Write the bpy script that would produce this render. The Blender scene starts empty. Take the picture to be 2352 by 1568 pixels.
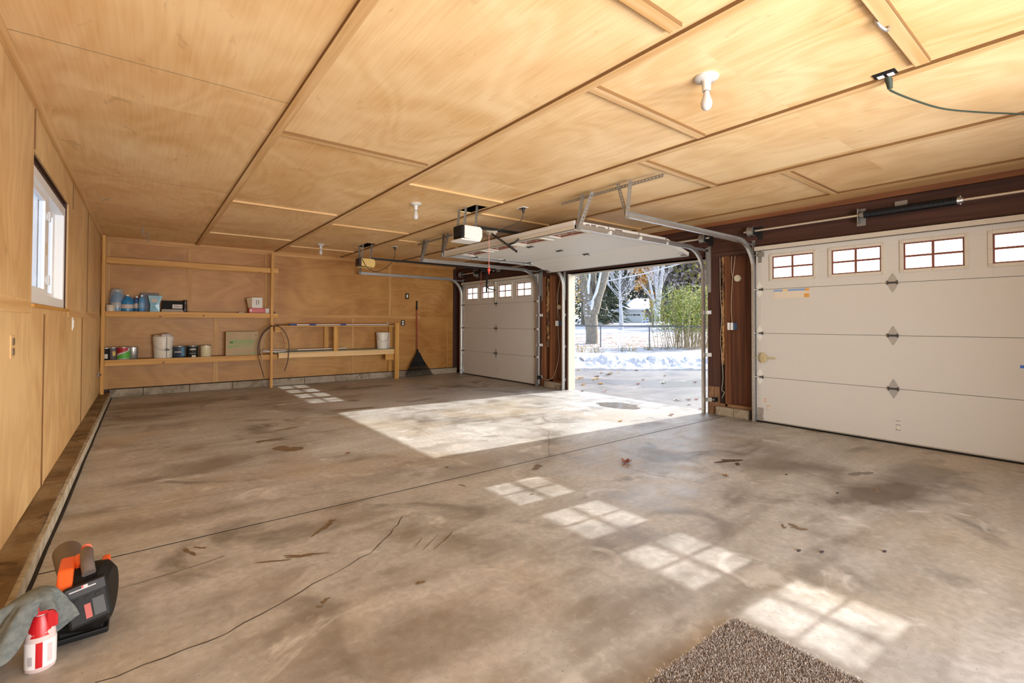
import bpy, bmesh, math, random
from mathutils import Vector, Matrix, Euler
random.seed(7)
S = bpy.context.scene
COL = S.collection
PI = math.pi
def R(d): return math.radians(d)

# ---------------------------------------------------------------- camera, sky, sun, exposure
YAW, PITCH, ROLL, CH = 0.66036, 0.015741, 0.0028506, 1.2
fw = Vector((math.sin(YAW)*math.cos(PITCH), math.cos(YAW)*math.cos(PITCH), math.sin(PITCH)))
rt = Vector((math.cos(YAW), -math.sin(YAW), 0)); up = rt.cross(fw)
r2 = math.cos(ROLL)*rt + math.sin(ROLL)*up; u2 = -math.sin(ROLL)*rt + math.cos(ROLL)*up
cd = bpy.data.cameras.new('camera'); cam = bpy.data.objects.new('camera', cd); COL.objects.link(cam)
cam.matrix_world = Matrix(((r2.x, u2.x, -fw.x, 0), (r2.y, u2.y, -fw.y, 0), (r2.z, u2.z, -fw.z, CH), (0, 0, 0, 1)))
cd.sensor_width = 36; cd.lens = 1087.7/2352*36; cd.shift_y = -59.65/2352; cd.clip_start = 0.02; cd.clip_end = 600
S.camera = cam

w = bpy.data.worlds.new('sky'); S.world = w; w.use_nodes = True
nt = w.node_tree; bg = nt.nodes['Background']
sky = nt.nodes.new('ShaderNodeTexSky'); sky.sky_type = 'NISHITA'; sky.sun_disc = False
sky.sun_elevation = R(26.5); sky.sun_rotation = R(94); sky.air_density = 1.0; sky.dust_density = 1.5
hs = nt.nodes.new('ShaderNodeHueSaturation'); hs.inputs['Saturation'].default_value = 0.75
nt.links.new(sky.outputs[0], hs.inputs['Color']); nt.links.new(hs.outputs[0], bg.inputs[0])
bg.inputs[1].default_value = 0.31

def lamp(name, kind, energy, loc, color=(1, 1, 1), direction=None, **kw):
    l = bpy.data.lights.new(name, kind); l.energy = energy; l.color = color
    for k, v in kw.items(): setattr(l, k, v)
    o = bpy.data.objects.new(name, l); COL.objects.link(o); o.location = loc
    if direction is not None: o.rotation_euler = Vector(direction).to_track_quat('-Z', 'Y').to_euler()
    return o
SUN_DIR = (-1, 0.075, -0.498)
lamp('sun', 'SUN', 4.35, (20, -2, 12), (1, 0.965, 0.90), SUN_DIR, angle=R(0.42))
# fill light added behind the photographer, shining in through an added opening
lamp('added_fill_light', 'AREA', 400, (1.4, -3.3, 0.7), (1, 0.975, 0.955), (0.10, 1, 0.36), shape='RECTANGLE', size=5.0, size_y=2.0)

S.view_settings.view_transform = 'Standard'; S.view_settings.look = 'None'
S.view_settings.exposure = 0.85; S.view_settings.gamma = 1; S.view_settings.use_curve_mapping = False
cy = S.cycles
cy.max_bounces = 10; cy.diffuse_bounces = 5; cy.glossy_bounces = 4; cy.transmission_bounces = 6; cy.transparent_max_bounces = 12
cy.caustics_reflective = False; cy.caustics_refractive = False; cy.sample_clamp_indirect = 6
cy.use_denoising = True

# ---------------------------------------------------------------- materials
def new_mat(name):
    m = bpy.data.materials.new(name); m.use_nodes = True
    return m, m.node_tree, m.node_tree.nodes['Principled BSDF']
def setp(p, rough=0.5, metal=0, spec=0.5):
    p.inputs['Roughness'].default_value = rough; p.inputs['Metallic'].default_value = metal
    p.inputs['Specular IOR Level'].default_value = spec
MATS = {}
def mat(name, col, rough=0.5, metal=0, col2=None, scale=20, stretch=(1, 1, 1), detail=3, lo=0.35, hi=0.65, bump=0.0, bscale=None, spec=0.5):
    if name in MATS: return MATS[name]
    m, t, p = new_mat(name); setp(p, rough, metal, spec)
    p.inputs['Base Color'].default_value = (*col, 1)
    if col2 or bump:
        tc = t.nodes.new('ShaderNodeTexCoord'); mp = t.nodes.new('ShaderNodeMapping'); mp.inputs['Scale'].default_value = stretch
        t.links.new(tc.outputs['Object'], mp.inputs[0])
        n = t.nodes.new('ShaderNodeTexNoise'); n.inputs['Scale'].default_value = scale; n.inputs['Detail'].default_value = detail
        t.links.new(mp.outputs[0], n.inputs['Vector'])
        if col2:
            cr = t.nodes.new('ShaderNodeValToRGB'); cr.color_ramp.elements[0].position = lo; cr.color_ramp.elements[1].position = hi
            cr.color_ramp.elements[0].color = (*col, 1); cr.color_ramp.elements[1].color = (*col2, 1)
            t.links.new(n.outputs[0], cr.inputs[0]); t.links.new(cr.outputs[0], p.inputs['Base Color'])
        if bump:
            b = t.nodes.new('ShaderNodeBump'); b.inputs['Strength'].default_value = bump; b.inputs['Distance'].default_value = 0.01
            if bscale:
                n2 = t.nodes.new('ShaderNodeTexNoise'); n2.inputs['Scale'].default_value = bscale
                t.links.new(mp.outputs[0], n2.inputs['Vector']); n = n2
            t.links.new(n.outputs[0], b.inputs['Height']); t.links.new(b.outputs[0], p.inputs['Normal'])
    MATS[name] = m; return m

class N:                                    # small node-graph helper
    def __init__(s, t): s.t = t
    def math(s, op, a, b=None, c=None):
        n = s.t.nodes.new('ShaderNodeMath'); n.operation = op
        for i, v in enumerate((a, b, c)):
            if v is None: continue
            if isinstance(v, (int, float)): n.inputs[i].default_value = v
            else: s.t.links.new(v, n.inputs[i])
        return n.outputs[0]
    def comb(s, x, y, z):
        n = s.t.nodes.new('ShaderNodeCombineXYZ')
        for i, v in enumerate((x, y, z)):
            if isinstance(v, (int, float)): n.inputs[i].default_value = v
            else: s.t.links.new(v, n.inputs[i])
        return n.outputs[0]
    def noise(s, vec, scale, detail=2, dist=0, out=0):
        n = s.t.nodes.new('ShaderNodeTexNoise'); n.inputs['Scale'].default_value = scale; n.inputs['Detail'].default_value = detail
        n.inputs['Distortion'].default_value = dist; s.t.links.new(vec, n.inputs['Vector']); return n.outputs[out]
    def ramp(s, f, stops):
        n = s.t.nodes.new('ShaderNodeValToRGB'); cr = n.color_ramp
        while len(cr.elements) < len(stops): cr.elements.new(0.5)
        for e, (p, c) in zip(cr.elements, stops): e.position = p; e.color = (*c, 1) if len(c) == 3 else c
        s.t.links.new(f, n.inputs[0]); return n.outputs[0]
    def mix(s, f, a, b, mode='MIX'):
        n = s.t.nodes.new('ShaderNodeMix'); n.data_type = 'RGBA'; n.blend_type = mode
        for i, v in ((0, f), (6, a), (7, b)):
            if isinstance(v, (int, float)): n.inputs[i].default_value = v
            elif isinstance(v, tuple): n.inputs[i].default_value = (*v, 1)
            else: s.t.links.new(v, n.inputs[i])
        return n.outputs[2]
    def vadd(s, a, b, op='ADD'):
        n = s.t.nodes.new('ShaderNodeVectorMath'); n.operation = op
        for i, v in enumerate((a, b)):
            if isinstance(v, tuple): n.inputs[i].default_value = v
            else: s.t.links.new(v, n.inputs[i])
        return n.outputs[0]

def plywood(name, iu, iv, pu, pv, ou, ov, light, dark, seed=0.0, rough=0.45):
    """rotary-cut veneer; u runs across the grain, v along it, one random figure per sheet"""
    m, t, p = new_mat(name); setp(p, rough, 0, 0.35); g = N(t)
    tc = t.nodes.new('ShaderNodeTexCoord'); sp = t.nodes.new('ShaderNodeSeparateXYZ'); t.links.new(tc.outputs['Object'], sp.inputs[0])
    u, v = sp.outputs[iu], sp.outputs[iv]
    iu_ = g.math('FLOOR', g.math('DIVIDE', g.math('SUBTRACT', u, ou), pu)); iv_ = g.math('FLOOR', g.math('DIVIDE', g.math('SUBTRACT', v, ov), pv))
    wn = t.nodes.new('ShaderNodeTexWhiteNoise'); wn.noise_dimensions = '3D'; t.links.new(g.comb(iu_, iv_, seed), wn.inputs['Vector'])
    off = g.vadd(wn.outputs['Color'], (17.0, 17.0, 17.0), 'MULTIPLY')
    base = g.vadd(g.comb(g.math('MULTIPLY', u, 2.0), g.math('MULTIPLY', v, 0.85), 0.0), off)
    n1 = g.noise(base, 0.8, 1.5, 0.5)
    ring = g.math('SINE', g.math('MULTIPLY', n1, 66.0))
    ring = g.math('MULTIPLY_ADD', ring, 0.5, 0.5)
    fine = g.noise(g.vadd(g.comb(g.math('MULTIPLY', u, 60.0), g.math('MULTIPLY', v, 2.5), 0.0), off), 1.0, 3)
    blot = g.noise(g.vadd(g.comb(g.math('MULTIPLY', u, 1.0), g.math('MULTIPLY', v, 1.0), 3.0), off), 1.3, 4, 0.6)
    f = g.math('ADD', g.math('MULTIPLY', ring, 0.11), g.math('ADD', g.math('MULTIPLY', fine, 0.36), g.math('MULTIPLY', blot, 0.90)))
    f = g.math('ADD', f, g.math('MULTIPLY', wn.outputs['Value'], 0.13))
    c = g.ramp(f, [(0.35, dark), (0.92, light)])
    stain = g.noise(g.vadd(g.comb(g.math('MULTIPLY', u, 5.0), g.math('MULTIPLY', v, 2.2), 0.0), off), 2.0, 4, 1.0)
    c = g.mix(g.ramp(stain, [(0.66, (0, 0, 0)), (0.8, (0.5, 0.5, 0.5))]), c, tuple(x*0.55 for x in dark))
    t.links.new(c, p.inputs['Base Color'])
    b = t.nodes.new('ShaderNodeBump'); b.inputs['Strength'].default_value = 0.08; b.inputs['Distance'].default_value = 0.004
    t.links.new(fine, b.inputs['Height']); t.links.new(b.outputs[0], p.inputs['Normal'])
    return m
LT, DK = (0.78, 0.52, 0.255), (0.40, 0.185, 0.048)
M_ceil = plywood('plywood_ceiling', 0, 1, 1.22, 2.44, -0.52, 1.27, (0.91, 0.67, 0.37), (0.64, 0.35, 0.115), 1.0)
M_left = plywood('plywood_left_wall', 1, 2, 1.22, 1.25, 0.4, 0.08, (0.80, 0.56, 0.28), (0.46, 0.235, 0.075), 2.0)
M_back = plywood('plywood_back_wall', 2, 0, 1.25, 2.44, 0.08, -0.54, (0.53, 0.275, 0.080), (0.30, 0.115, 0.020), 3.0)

def wood(name, axis, light, dark, rough=0.5, knots=True):
    m, t, p = new_mat(name); setp(p, rough, 0, 0.35); g = N(t)
    tc = t.nodes.new('ShaderNodeTexCoord'); mp = t.nodes.new('ShaderNodeMapping')
    s = [26, 26, 26]; s[axis] = 0.9; mp.inputs['Scale'].default_value = s
    t.links.new(tc.outputs['Object'], mp.inputs[0])
    n = g.noise(mp.outputs[0], 1.0, 4, 0.4)
    c = g.ramp(n, [(0.3, dark), (0.7, light)])
    if knots:
        k = t.nodes.new('ShaderNodeTexVoronoi'); k.inputs['Scale'].default_value = 4.5; t.links.new(tc.outputs['Object'], k.inputs['Vector'])
        c = g.mix(g.ramp(k.outputs['Distance'], [(0.05, (0.9, 0.9, 0.9)), (0.10, (0, 0, 0))]), c, tuple(x*0.3 for x in dark))
    t.links.new(c, p.inputs['Base Color'])
    return m
PINE_L, PINE_D = (0.68, 0.37, 0.095), (0.45, 0.205, 0.035)
M_pine = [wood('pine_lumber_'+'xyz'[i], i, PINE_L, PINE_D) for i in range(3)]
M_bat = [wood('plywood_batten_'+'xyz'[i], i, (0.80, 0.56, 0.30), (0.58, 0.33, 0.12), knots=False) for i in range(3)]
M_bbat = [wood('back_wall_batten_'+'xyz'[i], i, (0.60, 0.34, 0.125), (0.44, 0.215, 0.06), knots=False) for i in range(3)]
M_dark = [wood('dark_stained_lumber_'+'xyz'[i], i, (0.088, 0.036, 0.024), (0.032, 0.014, 0.011), 0.6, knots=False) for i in range(3)]
M_red = [wood('red_brown_lumber_'+'xyz'[i], i, (0.27, 0.105, 0.042), (0.12, 0.042, 0.018), 0.6, knots=False) for i in range(3)]
M_sheath = wood('brown_sheathing', 2, (0.165, 0.062, 0.030), (0.065, 0.026, 0.015), 0.65, knots=False)

def concrete(name, light, mid, dark, scale=1.0, rough=(0.42, 0.75), seed=0.0, tan=(0.47, 0.385, 0.27)):
    m, t, p = new_mat(name); setp(p, 0.6, 0, 0.30); g = N(t)
    tc = t.nodes.new('ShaderNodeTexCoord'); sp = t.nodes.new('ShaderNodeSeparateXYZ'); t.links.new(tc.outputs['Object'], sp.inputs[0])
    P = g.comb(sp.outputs[0], sp.outputs[1], g.math('ADD', sp.outputs[2], seed))
    big = g.noise(P, 0.7*scale, 6, 1.2); med = g.noise(P, 3.2*scale, 6, 0.8); fine = g.noise(P, 26*scale, 6, .4); spec = g.noise(P, 120, 2)
    str_ = g.noise(g.comb(g.math('MULTIPLY', sp.outputs[0], 0.8), g.math('MULTIPLY', sp.outputs[1], 5.0), g.math('ADD', g.math('MULTIPLY', sp.outputs[2], 5.0), seed)), 1.2, 5, 0.5)
    f = g.math('ADD', g.math('MULTIPLY', big, 0.42), g.math('ADD', g.math('MULTIPLY', med, 0.30), g.math('MULTIPLY', str_, 0.28)))
    c = g.ramp(f, [(0.38, dark), (0.48, mid), (0.60, light)])
    tn = g.noise(g.vadd(P, (5.0, 3.0, 0.0)), 0.8*scale, 5, 1.0)
    c = g.mix(g.ramp(tn, [(0.47, (0, 0, 0)), (0.68, (0.5, 0.5, 0.5))]), c, tan)
    c = g.mix(g.ramp(fine, [(0.36, (0.30, 0.30, 0.30)), (0.60, (0, 0, 0))]), c, dark)
    c = g.mix(g.ramp(fine, [(0.60, (0, 0, 0)), (0.74, (0.18, 0.18, 0.18))]), c, tuple(min(1, x*1.35) for x in light))
    oil = g.noise(g.vadd(P, (0.0, 0.0, 11.0)), 1.3*scale, 6, 1.4)
    c = g.mix(g.ramp(oil, [(0.58, (0, 0, 0)), (0.70, (0.75, 0.75, 0.75))]), c, tuple(x*0.62 for x in dark))
    pale = g.noise(g.vadd(P, (0.0, 0.0, 21.0)), 2.6*scale, 6, 1.2)
    c = g.mix(g.ramp(pale, [(0.62, (0, 0, 0)), (0.70, (0.6, 0.6, 0.6))]), c, tuple(min(1, x*1.2) for x in light))
    c = g.mix(g.ramp(spec, [(0.27, (0.7, 0.7, 0.7)), (0.33, (0, 0, 0))]), c, tuple(x*0.4 for x in dark))
    t.links.new(c, p.inputs['Base Color'])
    t.links.new(g.ramp(med, [(0.3, (rough[0],)*3), (0.7, (rough[1],)*3)]), p.inputs['Roughness'])
    b = t.nodes.new('ShaderNodeBump'); b.inputs['Strength'].default_value = 0.12; b.inputs['Distance'].default_value = 0.004
    t.links.new(fine, b.inputs['Height']); t.links.new(b.outputs[0], p.inputs['Normal'])
    return m
M_floor = concrete('garage_concrete', (0.57, 0.57, 0.56), (0.435, 0.43, 0.415), (0.245, 0.22, 0.19), rough=(0.32, 0.56))
def soak(m, spots, col):
    """old oil and water stains soaked into the slab at known places"""
    t = m.node_tree; g = N(t); p = t.nodes['Principled BSDF']; c = p.inputs['Base Color'].links[0].from_socket
    tc = t.nodes.new('ShaderNodeTexCoord'); o = tc.outputs['Object']; sp = t.nodes.new('ShaderNodeSeparateXYZ'); t.links.new(o, sp.inputs[0])
    nz = g.math('MULTIPLY', g.math('SUBTRACT', g.noise(o, 2.2, 6, .8), .5), 1.9)
    for x, y, rx, ry, rot, st in spots:
        dx = g.math('SUBTRACT', sp.outputs[0], x); dy = g.math('SUBTRACT', sp.outputs[1], y); cs, sn = math.cos(rot), math.sin(rot)
        u = g.math('DIVIDE', g.math('ADD', g.math('MULTIPLY', dx, cs), g.math('MULTIPLY', dy, sn)), rx); v = g.math('DIVIDE', g.math('SUBTRACT', g.math('MULTIPLY', dy, cs), g.math('MULTIPLY', dx, sn)), ry)
        d = g.math('ADD', g.math('SQRT', g.math('ADD', g.math('MULTIPLY', u, u), g.math('MULTIPLY', v, v))), nz)
        c = g.mix(g.ramp(d, [(.35, (st,)*3), (1.0, (0, 0, 0))]), c, col)
    t.links.new(c, p.inputs['Base Color'])
soak(M_floor, [(4.15, 1.05, .75, .35, -.5, .95), (4.25, 1.75, .5, .28, -.6, .75), (4.95, .95, .5, .3, 0, .6), (.55, 8.6, 1.1, .42, .1, .65), (-.05, 7.6, .5, .3, 0, .5), (3.2, 8.6, .8, .22, .1, .7), (4.75, 3.45, .4, .16, .1, .6), (.45, 4.75, .6, .3, .2, .4), (0.15, 3.6, .5, .22, 0, .4), (.75, 1.6, .5, .3, 0, .45), (2.2, 3.3, .7, .25, .1, .35)], (.135, .105, .078))
M_drive = concrete('driveway_concrete', (0.27, 0.25, 0.235), (0.205, 0.19, 0.178), (0.13, 0.12, 0.115), 0.6, (0.3, 0.55), 4.0, (0.24, 0.205, 0.165))
M_block = concrete('foundation_block', (0.42, 0.36, 0.28), (0.31, 0.25, 0.18), (0.17, 0.125, 0.08), 3.0, seed=2.0)
M_curbtop = concrete('dirty_curb_top', (0.27, 0.185, 0.10), (0.17, 0.105, 0.05), (0.075, 0.042, 0.02), 4.0, seed=7.0)
M_curbside = mat('pale_mortar', (0.50, 0.45, 0.36), 0.8, col2=(0.30, 0.25, 0.18), scale=14, bump=0.3)
M_gap = mat('dark_gap', (0.02, 0.015, 0.01), 0.9)
M_crack = mat('crack_line', (0.07, 0.05, 0.035), 0.9)
M_stain = mat('brown_stain', (0.215, 0.155, 0.095), 0.5, col2=(0.16, 0.11, 0.06), scale=30)
M_wet = mat('wet_patch', (0.20, 0.185, 0.165), 0.08, spec=0.6)
M_wet2 = mat('damp_oil_patch', (0.12, 0.085, 0.065), 0.25)
M_galv = mat('galvanised_steel', (0.62, 0.62, 0.60), 0.34, 0.85, col2=(0.5, 0.5, 0.49), scale=40)
M_galvd = mat('dull_galvanised_steel', (0.34, 0.33, 0.31), 0.5, 0.7)
M_hole = mat('punched_hole', (0.02, 0.02, 0.02), 0.8)
M_black = mat('black_plastic', (0.010, 0.0095, 0.0095), 0.55, spec=0.2)
M_blackm = mat('black_steel', (0.02, 0.02, 0.021), 0.5, 0.3)
M_spring = mat('coiled_black_spring', (0.022, 0.024, 0.025), 0.45, 0.5)
M_door = mat('beige_door_skin', (0.62, 0.60, 0.56), 0.55, col2=(0.60, 0.58, 0.54), scale=90, bump=0.12, bscale=260)
M_doortrim = mat('beige_door_trim', (0.62, 0.575, 0.49), 0.5)
M_strut = mat('beige_steel_strut', (0.56, 0.515, 0.435), 0.42)
M_muntin = mat('red_brown_muntin', (0.20, 0.065, 0.045), 0.5)
M_white = mat('white_plastic', (0.80, 0.80, 0.78), 0.4)
M_vinyl = mat('white_vinyl', (0.86, 0.88, 0.90), 0.35)
M_porc = mat('porcelain', (0.58, 0.56, 0.53), 0.22)
M_wire = mat('cream_cable', (0.56, 0.45, 0.33), 0.6)
M_cord = mat('black_cord', (0.02, 0.02, 0.018), 0.5)
M_dgreen = mat('dark_green_cord', (0.03, 0.045, 0.032), 0.5)
M_redp = mat('red_plastic', (0.62, 0.05, 0.03), 0.4)
M_fib = mat('kraft_insulation', (0.42, 0.235, 0.10), 0.9, col2=(0.085, 0.045, 0.022), scale=9, stretch=(1, 1, 0.5), lo=0.42, hi=0.58, bump=1.0)
M_jamb = mat('beige_jamb_board', (0.64, 0.60, 0.50), 0.5)

def pane_mat():
    m, t, p = new_mat('hazy_acrylic_pane'); t.nodes.remove(p); out = t.nodes['Material Output']
    tr = t.nodes.new('ShaderNodeBsdfTransparent'); tl = t.nodes.new('ShaderNodeBsdfTranslucent'); tl.inputs[0].default_value = (0.97, 0.98, 1, 1)
    gl = t.nodes.new('ShaderNodeBsdfGlossy'); gl.inputs['Roughness'].default_value = 0.08
    a = t.nodes.new('ShaderNodeMixShader'); a.inputs[0].default_value = 0.10; b = t.nodes.new('ShaderNodeMixShader'); b.inputs[0].default_value = 0.04
    t.links.new(tr.outputs[0], a.inputs[1]); t.links.new(tl.outputs[0], a.inputs[2]); t.links.new(a.outputs[0], b.inputs[1]); t.links.new(gl.outputs[0], b.inputs[2])
    t.links.new(b.outputs[0], out.inputs[0]); return m
M_pane = pane_mat()
def clear_mat(name, col, alpha_mix, rough=0.1):
    m, t, p = new_mat(name); out = t.nodes['Material Output']; setp(p, rough); p.inputs['Base Color'].default_value = (*col, 1)
    tr = t.nodes.new('ShaderNodeBsdfTransparent'); a = t.nodes.new('ShaderNodeMixShader'); a.inputs[0].default_value = alpha_mix
    t.links.new(tr.outputs[0], a.inputs[1]); t.links.new(p.outputs[0], a.inputs[2]); t.links.new(a.outputs[0], out.inputs[0]); return m
M_glass = clear_mat('window_glass', (0.55, 0.6, 0.66), 0.22, 0.03)
M_bag = clear_mat('clear_plastic_film', (0.55, 0.66, 0.74), 0.34, 0.18)
M_under = clear_mat('clear_vinyl', (0.7, 0.72, 0.68), 0.25, 0.06)

# ---------------------------------------------------------------- geometry helpers
class MB:
    def __init__(s): s.v = []; s.f = []; s.m = []
    def add(s, vs, fs, m=0, M=None):
        b = len(s.v)
        s.v += [tuple(M @ Vector(p)) if M is not None else tuple(p) for p in vs]
        s.f += [tuple(b+i for i in f) for f in fs]; s.m += [m]*len(fs); return s
    def box(s, x0, x1, y0, y1, z0, z1, m=0, M=None):
        vs = [(x, y, z) for z in (z0, z1) for y in (y0, y1) for x in (x0, x1)]
        return s.add(vs, [(0, 2, 3, 1), (4, 5, 7, 6), (0, 1, 5, 4), (2, 6, 7, 3), (0, 4, 6, 2), (1, 3, 7, 5)], m, M)
    def tube(s, pts, r, n=8, m=0, M=None, caps=True):
        pts = [Vector(p) for p in pts]; rs = r if isinstance(r, (list, tuple)) else [r]*len(pts)
        vs = []; fs = []; prev = None
        for i, p in enumerate(pts):
            t = (pts[min(i+1, len(pts)-1)] - pts[max(i-1, 0)]).normalized()
            if prev is None:
                a = Vector((0, 0, 1)) if abs(t.z) < 0.9 else Vector((1, 0, 0)); nn = t.cross(a).normalized()
            else:
                nn = (prev - t*prev.dot(t)); nn = nn.normalized() if nn.length > 1e-6 else t.orthogonal().normalized()
            prev = nn; bb = t.cross(nn)
            for k in range(n):
                a = 2*PI*k/n; vs.append(p + rs[i]*(math.cos(a)*nn + math.sin(a)*bb))
        for i in range(len(pts)-1):
            for k in range(n): fs.append((i*n+k, i*n+(k+1) % n, (i+1)*n+(k+1) % n, (i+1)*n+k))
        if caps: fs.append(tuple(range(n-1, -1, -1))); fs.append(tuple(range((len(pts)-1)*n, len(pts)*n)))
        return s.add(vs, fs, m, M)
    def cyl(s, p0, p1, r0, r1=None, n=16, m=0, M=None): return s.tube([p0, p1], [r0, r0 if r1 is None else r1], n, m, M)
    def lathe(s, prof, n=24, c=(0, 0, 0), m=0, M=None, sx=1, sy=1):
        vs = []; fs = []
        for r, z in prof:
            for k in range(n): a = 2*PI*k/n; vs.append((c[0]+r*sx*math.cos(a), c[1]+r*sy*math.sin(a), c[2]+z))
        for i in range(len(prof)-1):
            for k in range(n): fs.append((i*n+k, i*n+(k+1) % n, (i+1)*n+(k+1) % n, (i+1)*n+k))
        fs.append(tuple(range(n-1, -1, -1))); fs.append(tuple(range((len(prof)-1)*n, len(prof)*n)))
        return s.add(vs, fs, m, M)
    def prism(s, poly, axis, a0, a1, m=0, M=None):
        """extrude a 2-D polygon along an axis (0 x, 1 y, 2 z)"""
        def P(u, v, a):
            return {0: (a, u, v), 1: (u, a, v), 2: (u, v, a)}[axis]
        n = len(poly); vs = [P(u, v, a0) for u, v in poly] + [P(u, v, a1) for u, v in poly]
        fs = [tuple(range(n-1, -1, -1)), tuple(range(n, 2*n))] + [(i, (i+1) % n, n+(i+1) % n, n+i) for i in range(n)]
        return s.add(vs, fs, m, M)
    def slab(s, axis, a0, a1, u0, u1, v0, v1, holes=(), m=0, M=None):
        us = sorted({u0, u1, *[h[0] for h in holes], *[h[1] for h in holes]}); vs_ = sorted({v0, v1, *[h[2] for h in holes], *[h[3] for h in holes]})
        us = [u for u in us if u0 <= u <= u1]; vs_ = [v for v in vs_ if v0 <= v <= v1]
        for i in range(len(us)-1):
            for j in range(len(vs_)-1):
                cu, cv = (us[i]+us[i+1])/2, (vs_[j]+vs_[j+1])/2
                if any(h[0] < cu < h[1] and h[2] < cv < h[3] for h in holes): continue
                a = {0: (a0, a1, us[i], us[i+1], vs_[j], vs_[j+1]), 1: (us[i], us[i+1], a0, a1, vs_[j], vs_[j+1]), 2: (us[i], us[i+1], vs_[j], vs_[j+1], a0, a1)}[axis]
                s.box(*a, m=m, M=M)
        return s
    def build(s, name, mats, parent=None, smooth=False, bevel=0, world=True, loc=None, rot=None):
        me = bpy.data.meshes.new(name)
        off = Vector((0, 0, 0))
        if parent is not None and world:
            q = parent
            while q is not None: off = off + Vector(q.location); q = q.parent
        me.from_pydata([(x-off.x, y-off.y, z-off.z) for x, y, z in s.v], [], s.f)
        mats = mats if isinstance(mats, (list, tuple)) else [mats]
        for mm in mats: me.materials.append(mm)
        me.polygons.foreach_set('material_index', s.m)
        bm = bmesh.new(); bm.from_mesh(me); bmesh.ops.recalc_face_normals(bm, faces=bm.faces); bm.to_mesh(me); bm.free()
        if smooth: me.polygons.foreach_set('use_smooth', [True]*len(me.polygons)); me.set_sharp_from_angle(angle=R(40))
        o = bpy.data.objects.new(name, me); COL.objects.link(o)
        if parent is not None: o.parent = parent
        if loc is not None: o.location = loc
        if rot is not None: o.rotation_euler = rot
        if bevel:
            b = o.modifiers.new('bevel', 'BEVEL'); b.width = bevel; b.segments = 2; b.limit_method = 'ANGLE'
        return o
def B(*a): return MB().box(*a)
def tag(o, label=None, cat=None, group=None, kind=None):
    if label: o['label'] = label
    if cat: o['category'] = cat
    if group: o['group'] = group
    if kind: o['kind'] = kind
    return o
def thing(name, loc, label, cat, group=None, rot=None, kind=None):
    o = bpy.data.objects.new(name, None); COL.objects.link(o); o.location = loc
    if rot: o.rotation_euler = rot
    o.empty_display_size = 0.1
    return tag(o, label, cat, group, kind)
def arc(cx, cy_, r, a0, a1, n): return [(cx+r*math.cos(R(a0+(a1-a0)*i/n)), cy_+r*math.sin(R(a0+(a1-a0)*i/n))) for i in range(n+1)]
def smoothpts(pts, k=6):
    P = [Vector(p) for p in pts]; P = [2*P[0]-P[1]] + P + [2*P[-1]-P[-2]]; out = []
    for i in range(1, len(P)-2):
        for j in range(k):
            t = j/k; a, b, c, d = P[i-1:i+3]
            out.append(0.5*((2*b)+(c-a)*t+(2*a-5*b+4*c-d)*t*t+(3*b-a-3*c+d)*t**3))
    out.append(P[-2]); return out
def blob(cx, cy_, rx, ry, z, n=26, seed=0, rough=0.25, rot=0):
    rnd = random.Random(seed); ph = [rnd.uniform(0, 6.28) for _ in range(5)]; am = [rnd.uniform(0.3, 1)*rough/(k+1) for k in range(5)]
    out = []
    for i in range(n):
        a = 2*PI*i/n; q = 1 + sum(am[k]*math.sin((k+2)*a+ph[k]) for k in range(5)) + rnd.uniform(-rough, rough)*0.25
        x, y = rx*q*math.cos(a), ry*q*math.sin(a); c, s_ = math.cos(rot), math.sin(rot)
        out.append((cx+x*c-y*s_, cy_+x*s_+y*c))
    return out

XL, YB, XW, ZC, YN = -0.54, 9.93, 6.02, 2.56, -0.9
XD = 5.96

# ================================================================ SETTING
# ---- floor: two slabs parted by a control joint
f = MB().slab(2, -0.12, 0, XL-0.1, 6.13, YN-0.1, 3.164).slab(2, -0.12, 0, XL-0.1, 6.13, 3.178, YB+0.1)
floor = f.build('floor', M_floor); tag(floor, 'stained concrete garage floor with control joint', None, None, 'structure')
jn = MB().box(XL, 6.12, 3.163, 3.179, -0.02, -0.0005); jn.build('control_joint', M_gap, floor)
def crack(pts, wdt=0.003, z=0.0012, name='crack', seed=1):
    rnd = random.Random(seed); P = []
    for a, b in zip(pts[:-1], pts[1:]):
        n = max(2, int(math.dist(a, b)/0.06))
        for i in range(n): t = i/n; P.append((a[0]+(b[0]-a[0])*t+rnd.uniform(-.006, .006), a[1]+(b[1]-a[1])*t+rnd.uniform(-.008, .008)))
    P.append(pts[-1]); mb = MB(); vs = []
    for i, p in enumerate(P):
        q = P[min(i+1, len(P)-1)]; o = P[max(i-1, 0)]; d = Vector((q[0]-o[0], q[1]-o[1])).normalized(); ww = wdt*rnd.uniform(.3, 1.2)/2
        vs += [(p[0]-d.y*ww, p[1]+d.x*ww, z), (p[0]+d.y*ww, p[1]-d.x*ww, z)]
    mb.add(vs, [(2*i, 2*i+1, 2*i+3, 2*i+2) for i in range(len(P)-1)]); return mb.build(name, M_crack, floor)
crack([(-0.12, 2.10), (0.265, 2.129), (0.627, 2.284), (0.943, 2.414), (1.12, 2.56), (1.28, 2.75)], 0.006, seed=2)
crack([(-0.2, 2.78), (0.0, 2.78), (0.17, 2.80), (0.34, 2.84)], 0.004, seed=6)
crack([(2.9, 5.6), (3.35, 4.7), (3.6, 4.2), (3.55, 3.9), (3.0, 3.3), (2.9, 3.17)], 0.004, seed=3)
crack([(3.0, 3.14), (3.15, 2.75), (3.2, 2.3), (3.35, 1.9)], 0.003, seed=4)
def patch(name, poly, m, z=0.0015):
    return MB().add([(x, y, z) for x, y in poly], [tuple(range(len(poly)))]).build(name, m, floor)
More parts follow.
